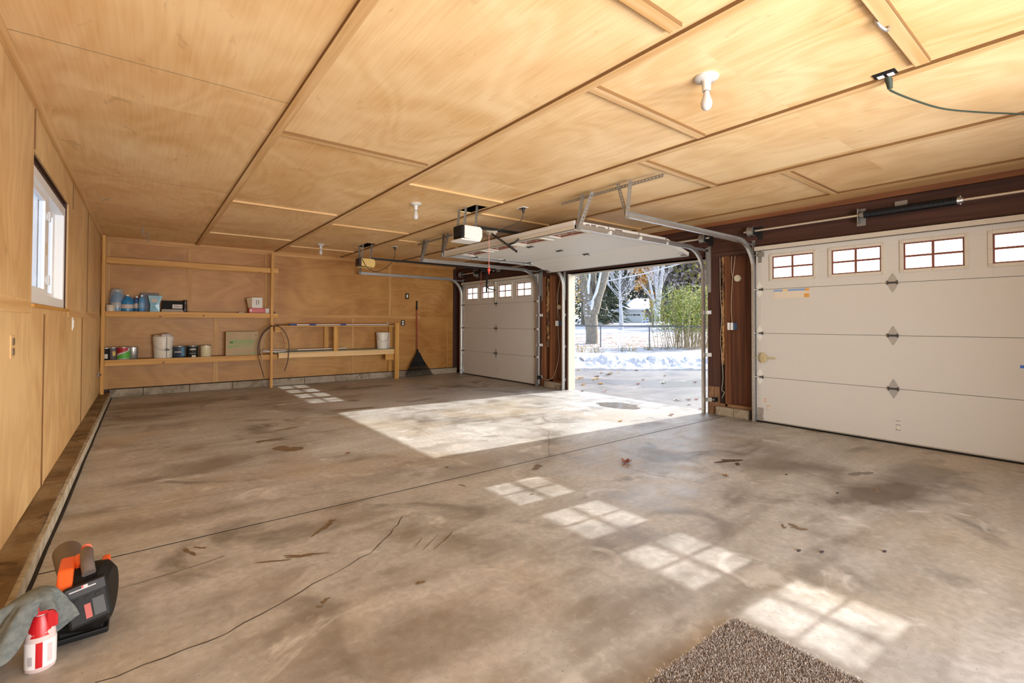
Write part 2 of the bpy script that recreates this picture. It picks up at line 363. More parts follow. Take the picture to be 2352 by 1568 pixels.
for i, (x, y, rx, ry, rot, rg) in enumerate([(1.09, 4.87, .10, .115, .2, .45), (1.0, 5.33, .11, .045, .3, .5), (1.27, 5.78, .13, .022, .3, .4), (2.32, 6.55, .26, .06, -.15, .35),
        (2.6, 3.0, .075, .035, .4, .45), (.66, 2.60, .085, .014, -.5, .8), (.52, 2.63, .05, .010, -.4, .8), (.83, 2.86, .07, .014, .8, .8), (.90, 2.93, .028, .020, .6, .9), (.2, 3.0, .014, .045, .3, .5), (.25, 3.02, .01, .03, .9, .5),
        (.48, 1.62, .014, .07, .9, .9), (1.25, 2.33, .10, .0022, .62, .3), (1.31, 2.30, .11, .0024, .55, .3), (1.20, 2.37, .06, .002, .72, .3), (1.36, 2.33, .07, .002, .66, .3),
        (1.87, 3.0, .010, .025, .2, .6), (2.16, 2.55, .022, .006, .3, .5), (.63, 2.12, .02, .011, .4, .6), (.60, 2.09, .012, .008, .2, .6), (3.05, 1.18, .038, .026, -1.0, 1.0), (3.0, 1.24, .028, .010, .4, .9), (4.2, 1.1, .07, .014, .2, .7), (1.02, 2.0, .02, .011, .4, .6)]):
    patch('stain', blob(x, y, rx, ry, 0, 30, 10+i, rg, rot), M_stain)
for i, (x, y, rx, ry, rot) in enumerate([(4.05, 2.12, .11, .045, -.3), (4.55, 1.30, .10, .035, -.2), (4.02, 2.03, .04, .02, 0)]):
    patch('oil_stain', blob(x, y, rx, ry, 0, 30, 60+i, .5, rot), M_wet2)
pud = MB().add([(x, y, 0.0018) for x, y in blob(5.48, 4.52, .34, .22, 0, 50, 5, .22, -1.0)], [tuple(range(50))]).build('puddle', M_wet)
tag(pud, 'shallow melt-water puddle on sunlit concrete inside open door', 'puddle')

# ---- ceiling with the two rough-cut openings above the motor units
holes = [(3.0, 3.19, 4.55, 4.95), (3.0, 3.17, 7.9, 8.5)]
cl = MB().slab(2, ZC, ZC+0.012, XL-0.05, 6.02, YN, YB+0.05, holes); ceil_ = cl.build('ceiling', M_ceil)
tag(ceil_, 'plywood ceiling with batten strips', None, None, 'structure')
rf = MB().box(XL-0.15, 6.7, YN-0.1, YB+0.2, 2.95, 3.03).box(XL-0.15, XL-0.05, YN-0.1, YB+0.2, 2.57, 2.95).box(6.13, 6.23, YN-0.1, YB+0.2, 2.52, 2.95).box(XL-0.15, 6.23, YB+0.05, YB+0.15, 2.57, 2.95).box(XL-0.15, 6.23, YN-0.1, YN, 2.57, 2.95)
tag(rf.build('roof', M_sheath), 'roof deck over the attic', None, None, 'structure')
for h in holes:
    B(h[0]-.05, h[1]+.25, h[2]+.14, h[2]+.18, ZC+.05, ZC+.14).build('attic_framing', M_pine[0], ceil_)
M_edge = mat('shade_and_seam_brown', (.19, .095, .03), .8)  # brown for shade painted beside ceiling battens and for left wall seams
tn = [0]
def trim(mb, m, bevel=0.0015, label='plywood batten strip'):
    tn[0] += 1; o = mb.build('trim_%d' % tn[0], m, bevel=bevel); return tag(o, label, None, None, 'structure')
for x in (0.696, 1.953, 3.196, 4.417, 5.631):
    o = trim(B(x, x+0.062, YN, 9.91, 2.541, ZC), M_bat[1]); B(x-.0015, x+.0005, YN, 9.91, 2.541, ZC-.0002).build('shade_seam_strip', M_edge, o)  # dark strip paints the shaded side of each long batten
cols = {0.696: [1.268, 3.694, 6.12, 8.46], 1.953: [0.648, 1.881, 4.30, 6.70, 9.07], 3.196: [0.03, 2.469, 4.90, 7.30], 4.417: [1.844, 4.28, 6.7, 9.1]}
for x, ys in cols.items():
    for y in ys:
        o = trim(B(x+0.062, x+1.21, y-0.062, y, 2.541, ZC), M_bat[0])
        if y < 4: B(x+0.062, x+1.21, y-.0005, y+.0015, 2.541, ZC-.0002).build('shade_seam_strip', M_edge, o); B(x+0.062, x+1.21, y-.0635, y-.0615, 2.541, ZC-.0002).build('shade_seam_strip', M_edge, o)  # painted shade along the nearer cross battens only
for y in (3.16, 5.75): B(XL, 0.696, y, y+0.004, ZC-0.0008, ZC+0.001).build('sheet_seam', M_stain, ceil_)
trim(B(5.693, 5.985, YN, 9.9, 2.548, ZC), M_bat[1])
trim(B(XL, XL+0.022, YN, 9.9, 2.49, ZC), M_bat[1], label='corner moulding at the left ceiling edge')
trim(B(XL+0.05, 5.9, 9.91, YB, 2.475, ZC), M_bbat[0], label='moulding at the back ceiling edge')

# ---- left wall with window opening
WO = (4.04, 5.72, 1.31, 2.24)
wl = MB().slab(0, XL-0.012, XL, YN, YB+.05, 0.085, ZC+.01, [WO]); wall_l = wl.build('wall_left', M_left); tag(wall_l, 'plywood left wall', None, None, 'structure')
fr = MB().slab(0, XL-0.13, XL-0.012, YN-.1, YB+.05, -.1, 2.95, [WO]); tag(fr.build('wall_left_framing', M_dark[2]), 'framing behind the left wall', None, None, 'structure')
rv = MB().slab(0, XL-.06, XL-.035, WO[0]-.05, WO[1]+.05, WO[2], WO[3]+.04, [(3.98, 5.60, 1.315, 2.175)]); rv.build('rough_framing', mat('brown_rough_framing', (.13, .065, .035), .8, col2=(.09, .042, .024), scale=12), wall_l)
B(XL-.1, XL+.014, WO[0], WO[1]+.02, WO[2]-.022, WO[2]).build('window_ledge', M_pine[1], wall_l)
for a in [(4.04, 4.075, 2.25, 2.49), (6.0, 6.03, 2.25, 2.49), (4.50, 4.535, .09, 1.25), (YN, 3.98, 1.25, 1.315), (5.76, 9.5, 1.245, 1.31), (7.50, 7.54, 1.31, 2.49), (7.0, 7.04, .09, 1.245)]:
    o = trim(B(XL, XL+.008, *a), M_bat[2] if a[1]-a[0] < .1 else M_bat[1])
    if a[1]-a[0] < .1: B(XL, XL+.0075, a[0]-.012, a[0], a[2], a[3]).build('shade_seam_strip', M_edge, o)  # dark line of the wall seam beside the batten
# curb along the foot of the left wall
cb = MB().box(XL-.01, -0.425, YN, 9.8, 0, 0.085, 0).box(-0.425, -0.402, YN, 9.8, 0, 0.078, 1).box(-0.402, -0.385, YN, 9.8, 0.0008, 0.002, 2)
bs = cb.build('baseboard_left', [M_curbtop, M_curbside, M_gap]); tag(bs, 'dirty concrete curb along the left wall', None, None, 'structure')
dm = bs.modifiers.new('s', 'SUBSURF'); dm.subdivision_type = 'SIMPLE'; dm.levels = dm.render_levels = 5
tx = bpy.data.textures.new('curb_wobble', 'CLOUDS'); tx.noise_scale = 0.12
dd = bs.modifiers.new('d', 'DISPLACE'); dd.texture = tx; dd.strength = 0.022; dd.mid_level = 0.5; dd.texture_coords = 'GLOBAL'

# ---- back wall
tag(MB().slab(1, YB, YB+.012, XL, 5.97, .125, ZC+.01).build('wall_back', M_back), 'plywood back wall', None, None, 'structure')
tag(MB().box(XL-.1, 6.13, YB+.012, YB+.12, -.1, 2.95).build('wall_back_framing', M_dark[2]), 'framing behind the back wall', None, None, 'structure')
for a in [(1.96, 5.03, 1.293, 1.352, 0), (.58, .65, 1.39, 2.475, 2), (.98, 1.05, .125, 1.275, 2), (1.79, 1.86, .125, 2.475, 2), (3.44, 3.49, .125, 1.293, 2), (4.25, 4.31, 1.352, 2.475, 2), (XL+.02, XL+.10, .125, 2.475, 2), (5.74, 5.76, .13, 1.3, 2)]:
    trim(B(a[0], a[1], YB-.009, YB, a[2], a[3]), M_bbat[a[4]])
trim(B(5.9, 6.02, YB-.012, YB+.01, .1, 2.5), M_dark[2], label='dark corner board by the far garage door')
bb = MB(); xs = [-0.425, 0.0, 0.63, 1.27, 1.9, 2.5, 3.1, 3.8, 4.4, 5.0, 5.97]
for a, b in zip(xs[:-1], xs[1:]): bb.box(a+.004, b-.002, 9.845, YB+.03, 0, .122)
bb.box(-.41, 5.97, 9.86, YB, 0, .12, 1).box(-.41, 5.97, 9.852, YB, .122, .13, 1)
tag(bb.build('baseboard_back', [M_block, M_gap], bevel=.004), 'concrete block footing along the back wall', None, None, 'structure')

# ---- wall behind the photographer, with an opening added to let the fill light in
nw = MB().slab(1, YN-.012, YN, XL, 6.0, 0, ZC+.01, [(0.1, 3.7, 0, 2.15)]); tag(nw.build('wall_near', M_left), 'plywood wall behind the camera with an added opening for the fill light', None, None, 'structure')
nf = MB().slab(1, YN-.12, YN-.012, XL-.1, 6.13, -.1, 2.95, [(0.1, 3.7, -.1, 2.15)]); tag(nf.build('wall_near_framing', M_dark[2]), 'framing behind the near wall', None, None, 'structure')

# ---- right wall: header, studs, sheathing around the three door openings
OP = [(0.06, 2.79), (3.43, 6.15), (6.85, 9.62)]          # near, middle, far
wr = MB().box(XW, 6.11, YN, YB, 2.14, 2.49).box(XW, 6.11, YN, YB, 2.085, 2.137)
wall_r = wr.build('wall_right', M_dark[1]); tag(wall_r, 'dark stained header beam over the garage doors', None, None, 'structure')
B(5.985, 6.11, YN, YB, 2.495, 2.56).build('top_plate', M_red[1], wall_r)
sh = MB().slab(0, 6.11, 6.13, YN, YB+.1, 0, 2.6, [(a, b, 0, 2.085) for a, b in OP]); sh.build('sheathing', M_sheath, wall_r)
def studs(lst, m):
    for y0, y1, z0, z1 in lst: B(XW, 6.11, y0, y1, z0, z1).build('stud', m, wall_r)
studs([(3.268, 3.43, 0, 2.085), (2.79, 2.86, 0, 2.085)], M_dark[2])
for a, b in OP:
    for y0, y1 in ((a-.02, a+.05), (b-.045, b+.02)):
        if a != 3.43: B(6.012, 6.06, y0, y1, 0, 2.085).build('door_stop', M_dark[2], wall_r)
B(XW-.003, XW+.002, 3.27, 3.42, 0.0, 0.36).build('bare_wood_foot', mat('worn_brown_wood', (.30, .165, .08), .7, col2=(.16, .075, .035), scale=9, stretch=(1, 6, .6)), wall_r)
studs([(3.165, 3.195, .12, 2.085)], M_red[2]); studs([(6.74, 6.85, 0, 2.085), (6.50, 6.60, .12, 2.085)], M_red[2]); studs([(6.15, 6.2, 0, 2.085), (YN, .06, 0, 2.085), (9.62, YB, 0, 2.085)], M_dark[2])
B(XW, 6.10, 2.86, 3.266, .115, .15).build('bottom_plate', mat('worn_plate_wood', (.30, .16, .07), .7, col2=(.18, .09, .04), scale=8, stretch=(6, 1, 6)), wall_r); B(XW, 6.10, 6.2, 6.74, .115, .15).build('bottom_plate', M_red[1], wall_r)
for a, b in ((2.87, 3.06), (3.065, 3.30), (6.22, 6.45), (6.455, 6.70)): MB().box(5.965, 6.11, a, b, 0, .112).build('foundation_block', M_block, wall_r, bevel=.006)
B(XW+.03, 6.105, 3.197, 3.266, .15, .7).build('dark_cavity', M_gap, wall_r)
def insulation(y0, y1, z0, z1, label, seed):
    rnd = random.Random(seed); n = 60; mb = MB(); vs = []
    for i in range(n+1):
        z = z0+(z1-z0)*i/n; c = (y0+y1)/2+rnd.uniform(-.010, .010)+.006*math.sin(i*.5); hw = (y1-y0)/2*rnd.uniform(.6, 1.0)
        for k in range(7): a = -1+k/3; vs.append((XW+.035-.03*(1-a*a)*rnd.uniform(.4, 1.3), c+a*hw, z))
    mb.add(vs, [(i*7+k, i*7+k+1, (i+1)*7+k+1, (i+1)*7+k) for i in range(n) for k in range(6)]); mb.add([(XW+.06, y0, z0), (XW+.06, y1, z0), (XW+.06, y1, z1), (XW+.06, y0, z1)], [(0, 1, 2, 3)])
    return tag(mb.build('insulation_strip', M_fib, smooth=True), label, 'insulation')
insulation(3.193, 3.268, .66, 2.08, 'torn brown insulation strip between studs right of the open door', 3)
insulation(6.61, 6.73, .75, 2.05, 'torn paper-faced insulation strip between studs left of the open door', 4)
# jamb and stop boards of the open doorway
MB().box(6.03, 6.19, 6.10, 6.148, 0, 2.10).build('door_jamb', M_jamb, wall_r, bevel=.003)
MB().box(6.03, 6.24, 3.432, 3.445, 0, 2.10).build('door_jamb', M_jamb, wall_r)
MB().box(6.02, 6.03, 6.125, 6.15, 0, 2.08).build('jamb_edge', M_dark[2], wall_r)
MB().box(6.02, 6.24, 3.43, 6.15, 2.085, 2.10).box(6.12, 6.14, 3.43, 6.15, 2.065, 2.087).build('head_jamb', M_dark[1], wall_r)
MB().box(6.09, 6.12, 3.44, 6.12, 2.062, 2.087).build('weather_stop', M_strut, wall_r)
MB().box(6.13, 6.2, 3.43-.12, 3.43, 0, 2.25).box(6.13, 6.2, 6.15, 6.27, 0, 2.25).build('outer_casing', M_jamb, wall_r)

# ================================================================ GARAGE DOORS
SH = 0.5335; DT = 0.045
WY = [0.937, 0.315, -0.31, -0.937]
M_hw = mat('reflection_white_hinge', (.80, .80, .76), .4, .15); M_hc = mat('zinc_hinge', (.44, .44, .43), .38, .4); M_hk = mat('dark_knuckle', (.07, .065, .06), .5, .4)  # end hinges near-white: reflected light painted into their colour
def hinge(panel, y, z, end=False):
    mb = MB()
    def dia(sg, w=0.036, hh=0.098):
        pts = [(-w, .006), (w, .006), (w*.95, .035), (w*.35, hh*.8), (0, hh), (-w*.35, hh*.8), (-w*.95, .035)]
        mb.prism([(y+a, z+sg*b) for a, b in pts], 0, -.004, -.0005)
        for q in (.02, .05, .08): mb.cyl((-.009, y, z+sg*q), (-.003, y, z+sg*q), .005, n=8)
    dia(1); dia(-1)
    mb.cyl((-.012, y-.04, z), (-.012, y+.04, z), .009, n=10, m=1).box(-.02, -.002, y-.043, y-.036, z-.02, z+.02, m=1).box(-.02, -.002, y+.036, y+.043, z-.02, z+.02, m=1)
    if end: sg = 1 if y > 0 else -1; mb.cyl((-.025, y, z), (-.025, y+sg*.075, z), .006, n=8).cyl((-.025, y+sg*.055, z), (-.025, y+sg*.075, z), .02, n=12)
    return mb.build('hinge', [M_hw if end else M_hc, M_hk], panel, world=False, smooth=True)
def garage_door(num, yc, poses, wdt, label):
    root = thing('door_%d' % num, (XD, yc, 0), label, None, kind='structure'); hw = wdt/2
    for k in range(4):
        loc, ang = poses[k]
        mb = MB(); holes = []
        if k == 3: holes = [(y-.222, y+.222, .122, .388) for y in WY]
        mb.slab(0, 0, DT, -hw, hw, .002, SH-.002, holes)
        mb.box(-.0025, 0, hw-.075, hw, .004, SH-.004).box(-.0025, 0, -hw, -hw+.075, .004, SH-.004)
        pan = mb.build('panel', M_door, root, world=False, loc=loc, rot=(0, ang, 0), bevel=.0015)
        if k < 3: MB().box(.012, DT-.004, -hw, hw, SH-.008, SH+.006).build('section_tongue', mat('groove_shade_grey', (.10, .09, .08), .8), pan, world=False)  # tongue closing the joint, coloured dark to paint the groove's shadow
        if k == 0:
            MB().box(-.003, DT+.003, -hw, hw, .0, .012).build('bottom_rail', M_galv, pan, world=False)
            MB().box(-.004, DT+.004, -hw, hw, -.016, .001).build('rubber_seal', M_black, pan, world=False)
        if k == 3:
            for y in WY:
                fm = MB().slab(0, -.012, .002, y-.252, y+.252, .092, .418, [(y-.222, y+.222, .122, .388)])
                fo = fm.build('window_frame', M_doortrim, pan, world=False, bevel=.003)
                g = MB().slab(0, .004, .016, y-.222, y+.222, .122, .388, [(y-.208, y-.0105, .136, .2445), (y+.0105, y+.208, .136, .2445), (y-.208, y-.0105, .2655, .374), (y+.0105, y+.208, .2655, .374)])
                g.build('muntin_grid', M_muntin, fo, world=False)
                MB().box(.019, .022, y-.222, y+.222, .122, .388).build('window_pane', M_pane, fo, world=False)
                sc = MB()
                for sy in (-.236, 0, .236):
                    for sz in (.107, .403): sc.cyl((-.0145, y+sy, sz), (-.011, y+sy, sz), .004, n=6)
                for sy in (-.236, .236): sc.cyl((-.0145, y+sy, .255), (-.011, y+sy, .255), .004, n=6)
                sc.build('screw', M_galvd, fo, world=False)
            MB().box(-.05, -.002, -hw, hw, .468, .473).box(-.05, -.045, -hw, hw, .468, .528).box(-.05, -.002, -hw, hw, .523, .528).build('strut', M_strut, pan, world=False)
            for sg in (-1, 1):
                MB().box(-.03, -.002, sg*(hw-.07)-.03, sg*(hw-.07)+.03, .40, .455).cyl((-.03, sg*(hw-.05), .42), (-.03, sg*(hw+.03), .42), .006, n=8).box(-.006, -.002, sg*(hw-.05)-.02, sg*(hw-.05)+.02, .33, .5).build('top_roller_bracket', M_galvd, pan, world=False)
        else:
            for y, e in ((0, False), (hw-.04, True), (-hw+.04, True)): hinge(pan, y, SH, e)
            if k == 0:
                for sg in (-1, 1): MB().box(-.005, -.001, sg*(hw-.045)-.035, sg*(hw-.045)+.035, .01, .16).cyl((-.02, sg*(hw-.06), .06), (-.02, sg*(hw+.02), .06), .006, n=8).box(-.02, -.004, sg*(hw-.045)-.03, sg*(hw-.045)+.03, .045, .075).build('bottom_bracket', M_galv, pan, world=False)
    return root
def closed(): return [((0, 0, k*SH+.017), 0) for k in range(4)]
DN = garage_door(1, 1.413, closed(), 2.70, 'closed beige garage door nearest the camera with four windows')
DF = garage_door(3, 8.225, closed(), 2.72, 'closed beige garage door at the far end with four windows')
ZR = 2.215; x3 = 5.085
dx = x3-XD
poses = [((x3+.517-XD, 0, ZR-.135), math.atan2(-.517, .135)), ((dx, 0, ZR), -PI/2), ((dx-SH, 0, ZR), -PI/2), ((dx-2*SH, 0, ZR), -PI/2)]
DM = garage_door(2, 4.79, poses, 2.68, 'beige garage door raised overhead along its tracks')
pan_m = [c for c in DM.children]
top_m = pan_m[3]; p2 = pan_m[2]
MB().box(.004, .040, -1.3425, -1.3405, .40, .50).build('red_warning_label', M_redp, top_m, world=False)
for k, (a, b, c, d) in enumerate([(.30, .36, .01, .03), (.20, .28, .008, .035), (.06, .17, .012, .03)]):
    MB().box(c, d, -1.3425, -1.3405, a, b).build('printed_edge_label', mat('faded_dark_print', (.16, .13, .11), .6), top_m, world=False)
MB().box(.012, .034, -1.3425, -1.3405, .30, .42).build('printed_edge_label', MATS['faded_dark_print'], p2, world=False)
# near door: latch, stickers
bt, b2, b3, b4 = [c for c in DN.children][:4]
MB().box(-.03, -.001, 1.22, 1.30, .20, .27).box(-.022, -.012, 1.12, 1.22, .225, .245).cyl((-.02, 1.30, .235), (-.02, 1.36, .235), .008, n=8).box(-.035, -.03, 1.235, 1.285, .175, .295).build('slide_latch', mat('zinc_yellow', (.62, .54, .33), .4, .5), b2, world=False, bevel=.002)
st = MB(); YS = lambda y: y-1.413
st.box(-.0035, -.001, YS(2.172), YS(2.553), SH-.115, SH-.012, 0).box(-.0042, -.0034, YS(2.21), YS(2.553), SH-.035, SH-.013, 1).box(-.0043, -.0034, YS(2.40), YS(2.455), SH-.036, SH-.014, 3).box(-.0043, -.0034, YS(2.172), YS(2.225), SH-.114, SH-.072, 2).box(-.0043, -.0034, YS(2.172), YS(2.215), SH-.04, SH-.014, 2)
for i in range(5): st.box(-.0042, -.0034, YS(2.24+.055*i), YS(2.28+.055*i), SH-.108, SH-.045, 4)
for i in range(5):
    for j in range(6): st.box(-.0044, -.0041, YS(2.243+.055*i), YS(2.276+.055*i), SH-.104+.010*j, SH-.102+.010*j, 5)
P_ = lambda n, c: mat(n, c, .5)
st.build('paper_calendar', [P_('pale_paper', (.70, .62, .48)), P_('calendar_blue', (.22, .36, .62)), P_('calendar_orange', (.72, .34, .07)), P_('calendar_yellow', (.75, .58, .25)), P_('calendar_column', (.74, .66, .55)), P_('calendar_print', (.52, .46, .38))], b3, world=False)
wl_ = MB()
for yy, zz in ((.54, .852),): wl_.box(-.0035, -.001, YS(yy-.16), YS(yy), zz-SH-.02-.10, zz-SH-.02, 0).box(-.0045, -.003, YS(yy-.16), YS(yy), zz-SH-.02-.025, zz-SH-.02, 1)
wl_.build('taped_notice', [P_('notice_paper', (.62, .60, .56)), P_('notice_blue', (.04, .16, .62))], b2, world=False)
sl = MB()
for y, z, c in ((2.68, .27, 0), (2.68, .24, 0), (2.64, .19, 0)): sl.box(-.0045, -.003, YS(y-.035), YS(y), z, z+.006, c)
sl.box(-.0042, -.003, YS(2.60), YS(2.64), .12, .185, 1).box(-.0046, -.004, YS(2.615), YS(2.635), .14, .146, 3)
for z in (.215, .175, .125): sl.box(-.0045, -.003, YS(1.36), YS(1.40), z, z+.004, 2)
sl.box(-.0042, -.0034, YS(1.365), YS(1.395), .13, .17, 1)
sl.build('warning_label', [P_('label_orange', (.72, .22, .05)), P_('label_paper', (.66, .61, .53)), P_('label_grey', (.12, .12, .12)), P_('label_text', (.3, .28, .25))], bt, world=False)
bf = [c for c in DF.children][:4]
sl = MB()
for z in (.24, .20, .17): sl.box(-.0045, -.003, -.05, 0, z, z+.006, 0)
for y in (1.24, -1.30):
    for z in (.22, .18): sl.box(-.0045, -.003, y, y+.05, z, z+.006, 0)
sl.build('warning_label', [P_('label_brown', (.35, .2, .13))], bf[0], world=False)
MB().box(-.02, -.001, .0, .05, .02, .50).box(-.04, -.02, -.01, .03, .40, .47).build('operator_bracket', M_strut, bf[3], world=False, bevel=.003)
MB().box(-.02, -.001, -.03, .03, .10, .50).build('operator_bracket', M_strut, top_m, world=False, bevel=.003)

# ---- tracks
def track(y, sg, xend, label, group='roller tracks of the three garage doors', xv=5.93, zh=2.20, r=.36):
    """sg: +1 when the open side of the channel faces +y"""
    root = thing('door_track', (xv, y, 0), label, 'track', group)
    path = [(xv, .0), (xv, .8), (xv, zh-r)] + arc(xv-r, zh-r, r, 0, 90, 10)[1:] + [(xend+.5, zh), (xend, zh)]
    h, fl, th = .027, .030, .0028
    prof = [(-h, 0), (h, 0), (h, fl), (h-.008, fl), (h-.008, fl-th), (h-th, fl-th), (h-th, th), (-h+th, th), (-h+th, fl), (-h, fl)]
    vs = []; n = len(prof)
    for i, p in enumerate(path):
        a = path[max(i-1, 0)]; b = path[min(i+1, len(path)-1)]; t = Vector((b[0]-a[0], b[1]-a[1])).normalized(); nn = (-t.y, t.x)
        for u, v in prof: vs.append((p[0]+nn[0]*u, y+sg*v, p[1]+nn[1]*u))
    fs = [(i*n+k, i*n+(k+1) % n, (i+1)*n+(k+1) % n, (i+1)*n+k) for i in range(len(path)-1) for k in range(n)] + [tuple(range(n)), tuple(range((len(path)-1)*n, len(path)*n))]
    MB().add(vs, fs).build('rail', M_galv, root)
    for z in (.18, .78, 1.35):
        MB().box(xv-.02, XW-.001, y-sg*.004, y, z-.025, z+.025).box(XW-.004, XW-.001, y-sg*.05, y, z-.025, z+.025).build('jamb_bracket', M_galv, root)
    MB().box(xv+.03, XW-.001, y-sg*.006, y-sg*.002, 1.72, 2.22).box(XW-.005, XW-.001, y-sg*.045, y-sg*.002, 1.62, 2.24).build('flag_bracket', M_galvd, root)
    MB().box(xv-.9, XW-.01, y-sg*.006, y-sg*.003, zh-.03, zh-.005).box(xv-.9, XW-.01, y-sg*.03, y-sg*.003, zh-.008, zh-.005).build('curve_brace', M_galvd, root)
    for x in (xend+.02, xend+.6, xend+1.3, xend+1.9): MB().cyl((x, y-sg*.007, zh), (x, y-sg*.001, zh), .008, n=8).build('bolt', M_galvd, root)
    return root
track(2.795, -1, 3.49, 'roller track on the left side of the nearest garage door')
track(3.43, 1, 3.50, 'roller track on the right side of the raised door, dark inner web', zh=2.20)
track(6.155, -1, 3.46, 'roller track on the left side of the raised door')
track(6.84, 1, 3.45, 'roller track on the right side of the far garage door')
track(9.62, -1, 3.48, 'roller track on the far garage door beside the back wall', zh=2.215)

def perf(mb, p0, p1, wdt=.032, n_off=(0, 0, 1), m=0, lflange=True, side=1):
    """perforated angle iron from p0 to p1 with real punched slots"""
    p0, p1 = Vector(p0), Vector(p1); L = (p1-p0).length; t = (p1-p0).normalized(); nn = Vector(n_off); nn = (nn-t*nn.dot(t)).normalized(); bb = t.cross(nn)
    M = Matrix((( t.x, bb.x, nn.x, p0.x), (t.y, bb.y, nn.y, p0.y), (t.z, bb.z, nn.z, p0.z), (0, 0, 0, 1)))
    k = int(L/.038); holes = [(.012+i*.038, .026+i*.038, wdt*.35, wdt*.65) for i in range(k)]
    mb.slab(2, 0, .002, 0, L, 0, wdt, holes, m=m, M=M)
    if lflange: mb.slab(1, 0, .002, 0, L, 0, wdt*.9*side if side > 0 else 0, [(a, b, c*.9, d*.9) for a, b, c, d in holes], m=m, M=M) if side > 0 else mb.box(0, L, 0, .002, -wdt*.9, 0, m=m, M=M)
    return mb
def hanger(name, label, ceil_pts, drops):
    root = thing(name, ceil_pts[0], label, 'bracket', 'perforated angle hangers carrying the door tracks')
    perf(MB(), *ceil_pts, n_off=(-1, 0, 0), side=-1).build('ceiling_rail', M_galvd, root)
    for a, b in drops: perf(MB(), a, b, n_off=(-1, -.6, 0), side=1).build('drop_strap', M_galvd, root)
hanger('perforated_hanger', 'perforated angle hanger above the nearest pair of door tracks', [(3.60, 3.76, 2.522), (3.60, 2.465, 2.522)],
       [((3.50, 3.425, 2.165), (3.585, 3.44, 2.54)), ((3.515, 3.425, 2.165), (3.585, 3.30, 2.54)), ((3.50, 2.80, 2.165), (3.585, 2.98, 2.54)), ((3.50, 2.80, 2.165), (3.585, 2.83, 2.54))])
hanger('perforated_hanger', 'perforated angle hanger on the ceiling beyond the white-lens opener', [(3.61, 7.22, 2.522), (3.61, 6.1, 2.522)],
       [((3.47, 6.83, 2.165), (3.60, 7.0, 2.54)), ((3.47, 6.83, 2.165), (3.60, 6.88, 2.54)), ((3.47, 6.16, 2.165), (3.60, 6.35, 2.54)), ((3.47, 6.16, 2.165), (3.60, 6.22, 2.54))])
hanger('perforated_hanger', 'short perforated strap hanger behind the yellow-lens opener', [(3.52, 9.75, 2.522), (3.52, 9.45, 2.522)],
       [((3.50, 9.62, 2.18), (3.53, 9.66, 2.54))])

# ---- torsion shafts
def torsion(y0, y1, label, ysp=None, x=5.93, z=2.342, drum=True):
    root = thing('torsion_shaft', (x, y1, z), label, 'torsion shaft', 'torsion shafts above the garage doors')
    MB().cyl((x, y0, z), (x, y1, z), .0125, n=12).build('shaft', mat('bare_steel_shaft', (.72, .66, .56), .35, .6), root, smooth=True)
    for y in (y0+.09, y1-.09):
        MB().cyl((x, y-.03, z), (x, y+.03, z), .052, n=20).cyl((x, y-.035, z), (x, y-.03, z), .06, n=20).cyl((x, y+.03, z), (x, y+.035, z), .06, n=20).build('cable_drum', M_galvd, root, smooth=True)
        MB().box(x-.03, XW-.001, y-.045, y-.040, z-.05, z+.05).box(XW-.006, XW-.001, y-.1, y-.04, z-.1, z+.06).build('end_bearing_plate', M_blackm, root)
    if ysp:
        a, b = ysp; pr = []; mb = MB(); n = 90
        for i in range(n):
            yy = a+(b-a)*i/n; mb.tube([(x+.034*math.cos(t*PI/4), yy+(b-a)/n*t/8, z+.034*math.sin(t*PI/4)) for t in range(9)], .0042, 5, caps=False)
        mb.cyl((x, a, z), (x, b, z), .030, n=16); mb.build('spring', M_spring, root, smooth=True)
        MB().cyl((x, b, z), (x, b+.04, z), .036, .026, n=16).cyl((x-.045, b+.02, z), (x+.045, b+.02, z), .008, n=8).box(x-.02, XW-.001, b+.05, b+.056, z-.08, z+.07).box(XW-.006, XW-.001, b+.01, b+.09, z-.1, z+.08).build('centre_bracket', M_galvd, root, bevel=.002)
        MB().cyl((x, a-.04, z), (x, a, z), .026, .036, n=16).cyl((x-.04, a-.02, z), (x+.04, a-.02, z), .007, n=8).cyl((x, a-.02, z-.04), (x, a-.02, z+.04), .007, n=8).build('winding_cone', M_galv, root, smooth=True)
torsion(-.02, 2.895, 'torsion shaft and black spring above the nearest garage door', (.92, 1.64))
torsion(3.36, 6.22, 'torsion shaft behind the raised garage door')
torsion(6.78, 9.70, 'torsion shaft in the shade above the far garage door', (8.3, 9.0))
tag(MB().box(6.0, 6.018, 1.30, 1.40, 2.40, 2.44).box(6.005, 6.018, 1.31, 1.40, 2.375, 2.40).build('steel_clip', M_galvd), 'small steel clip on the dark header above the black spring', 'bracket')

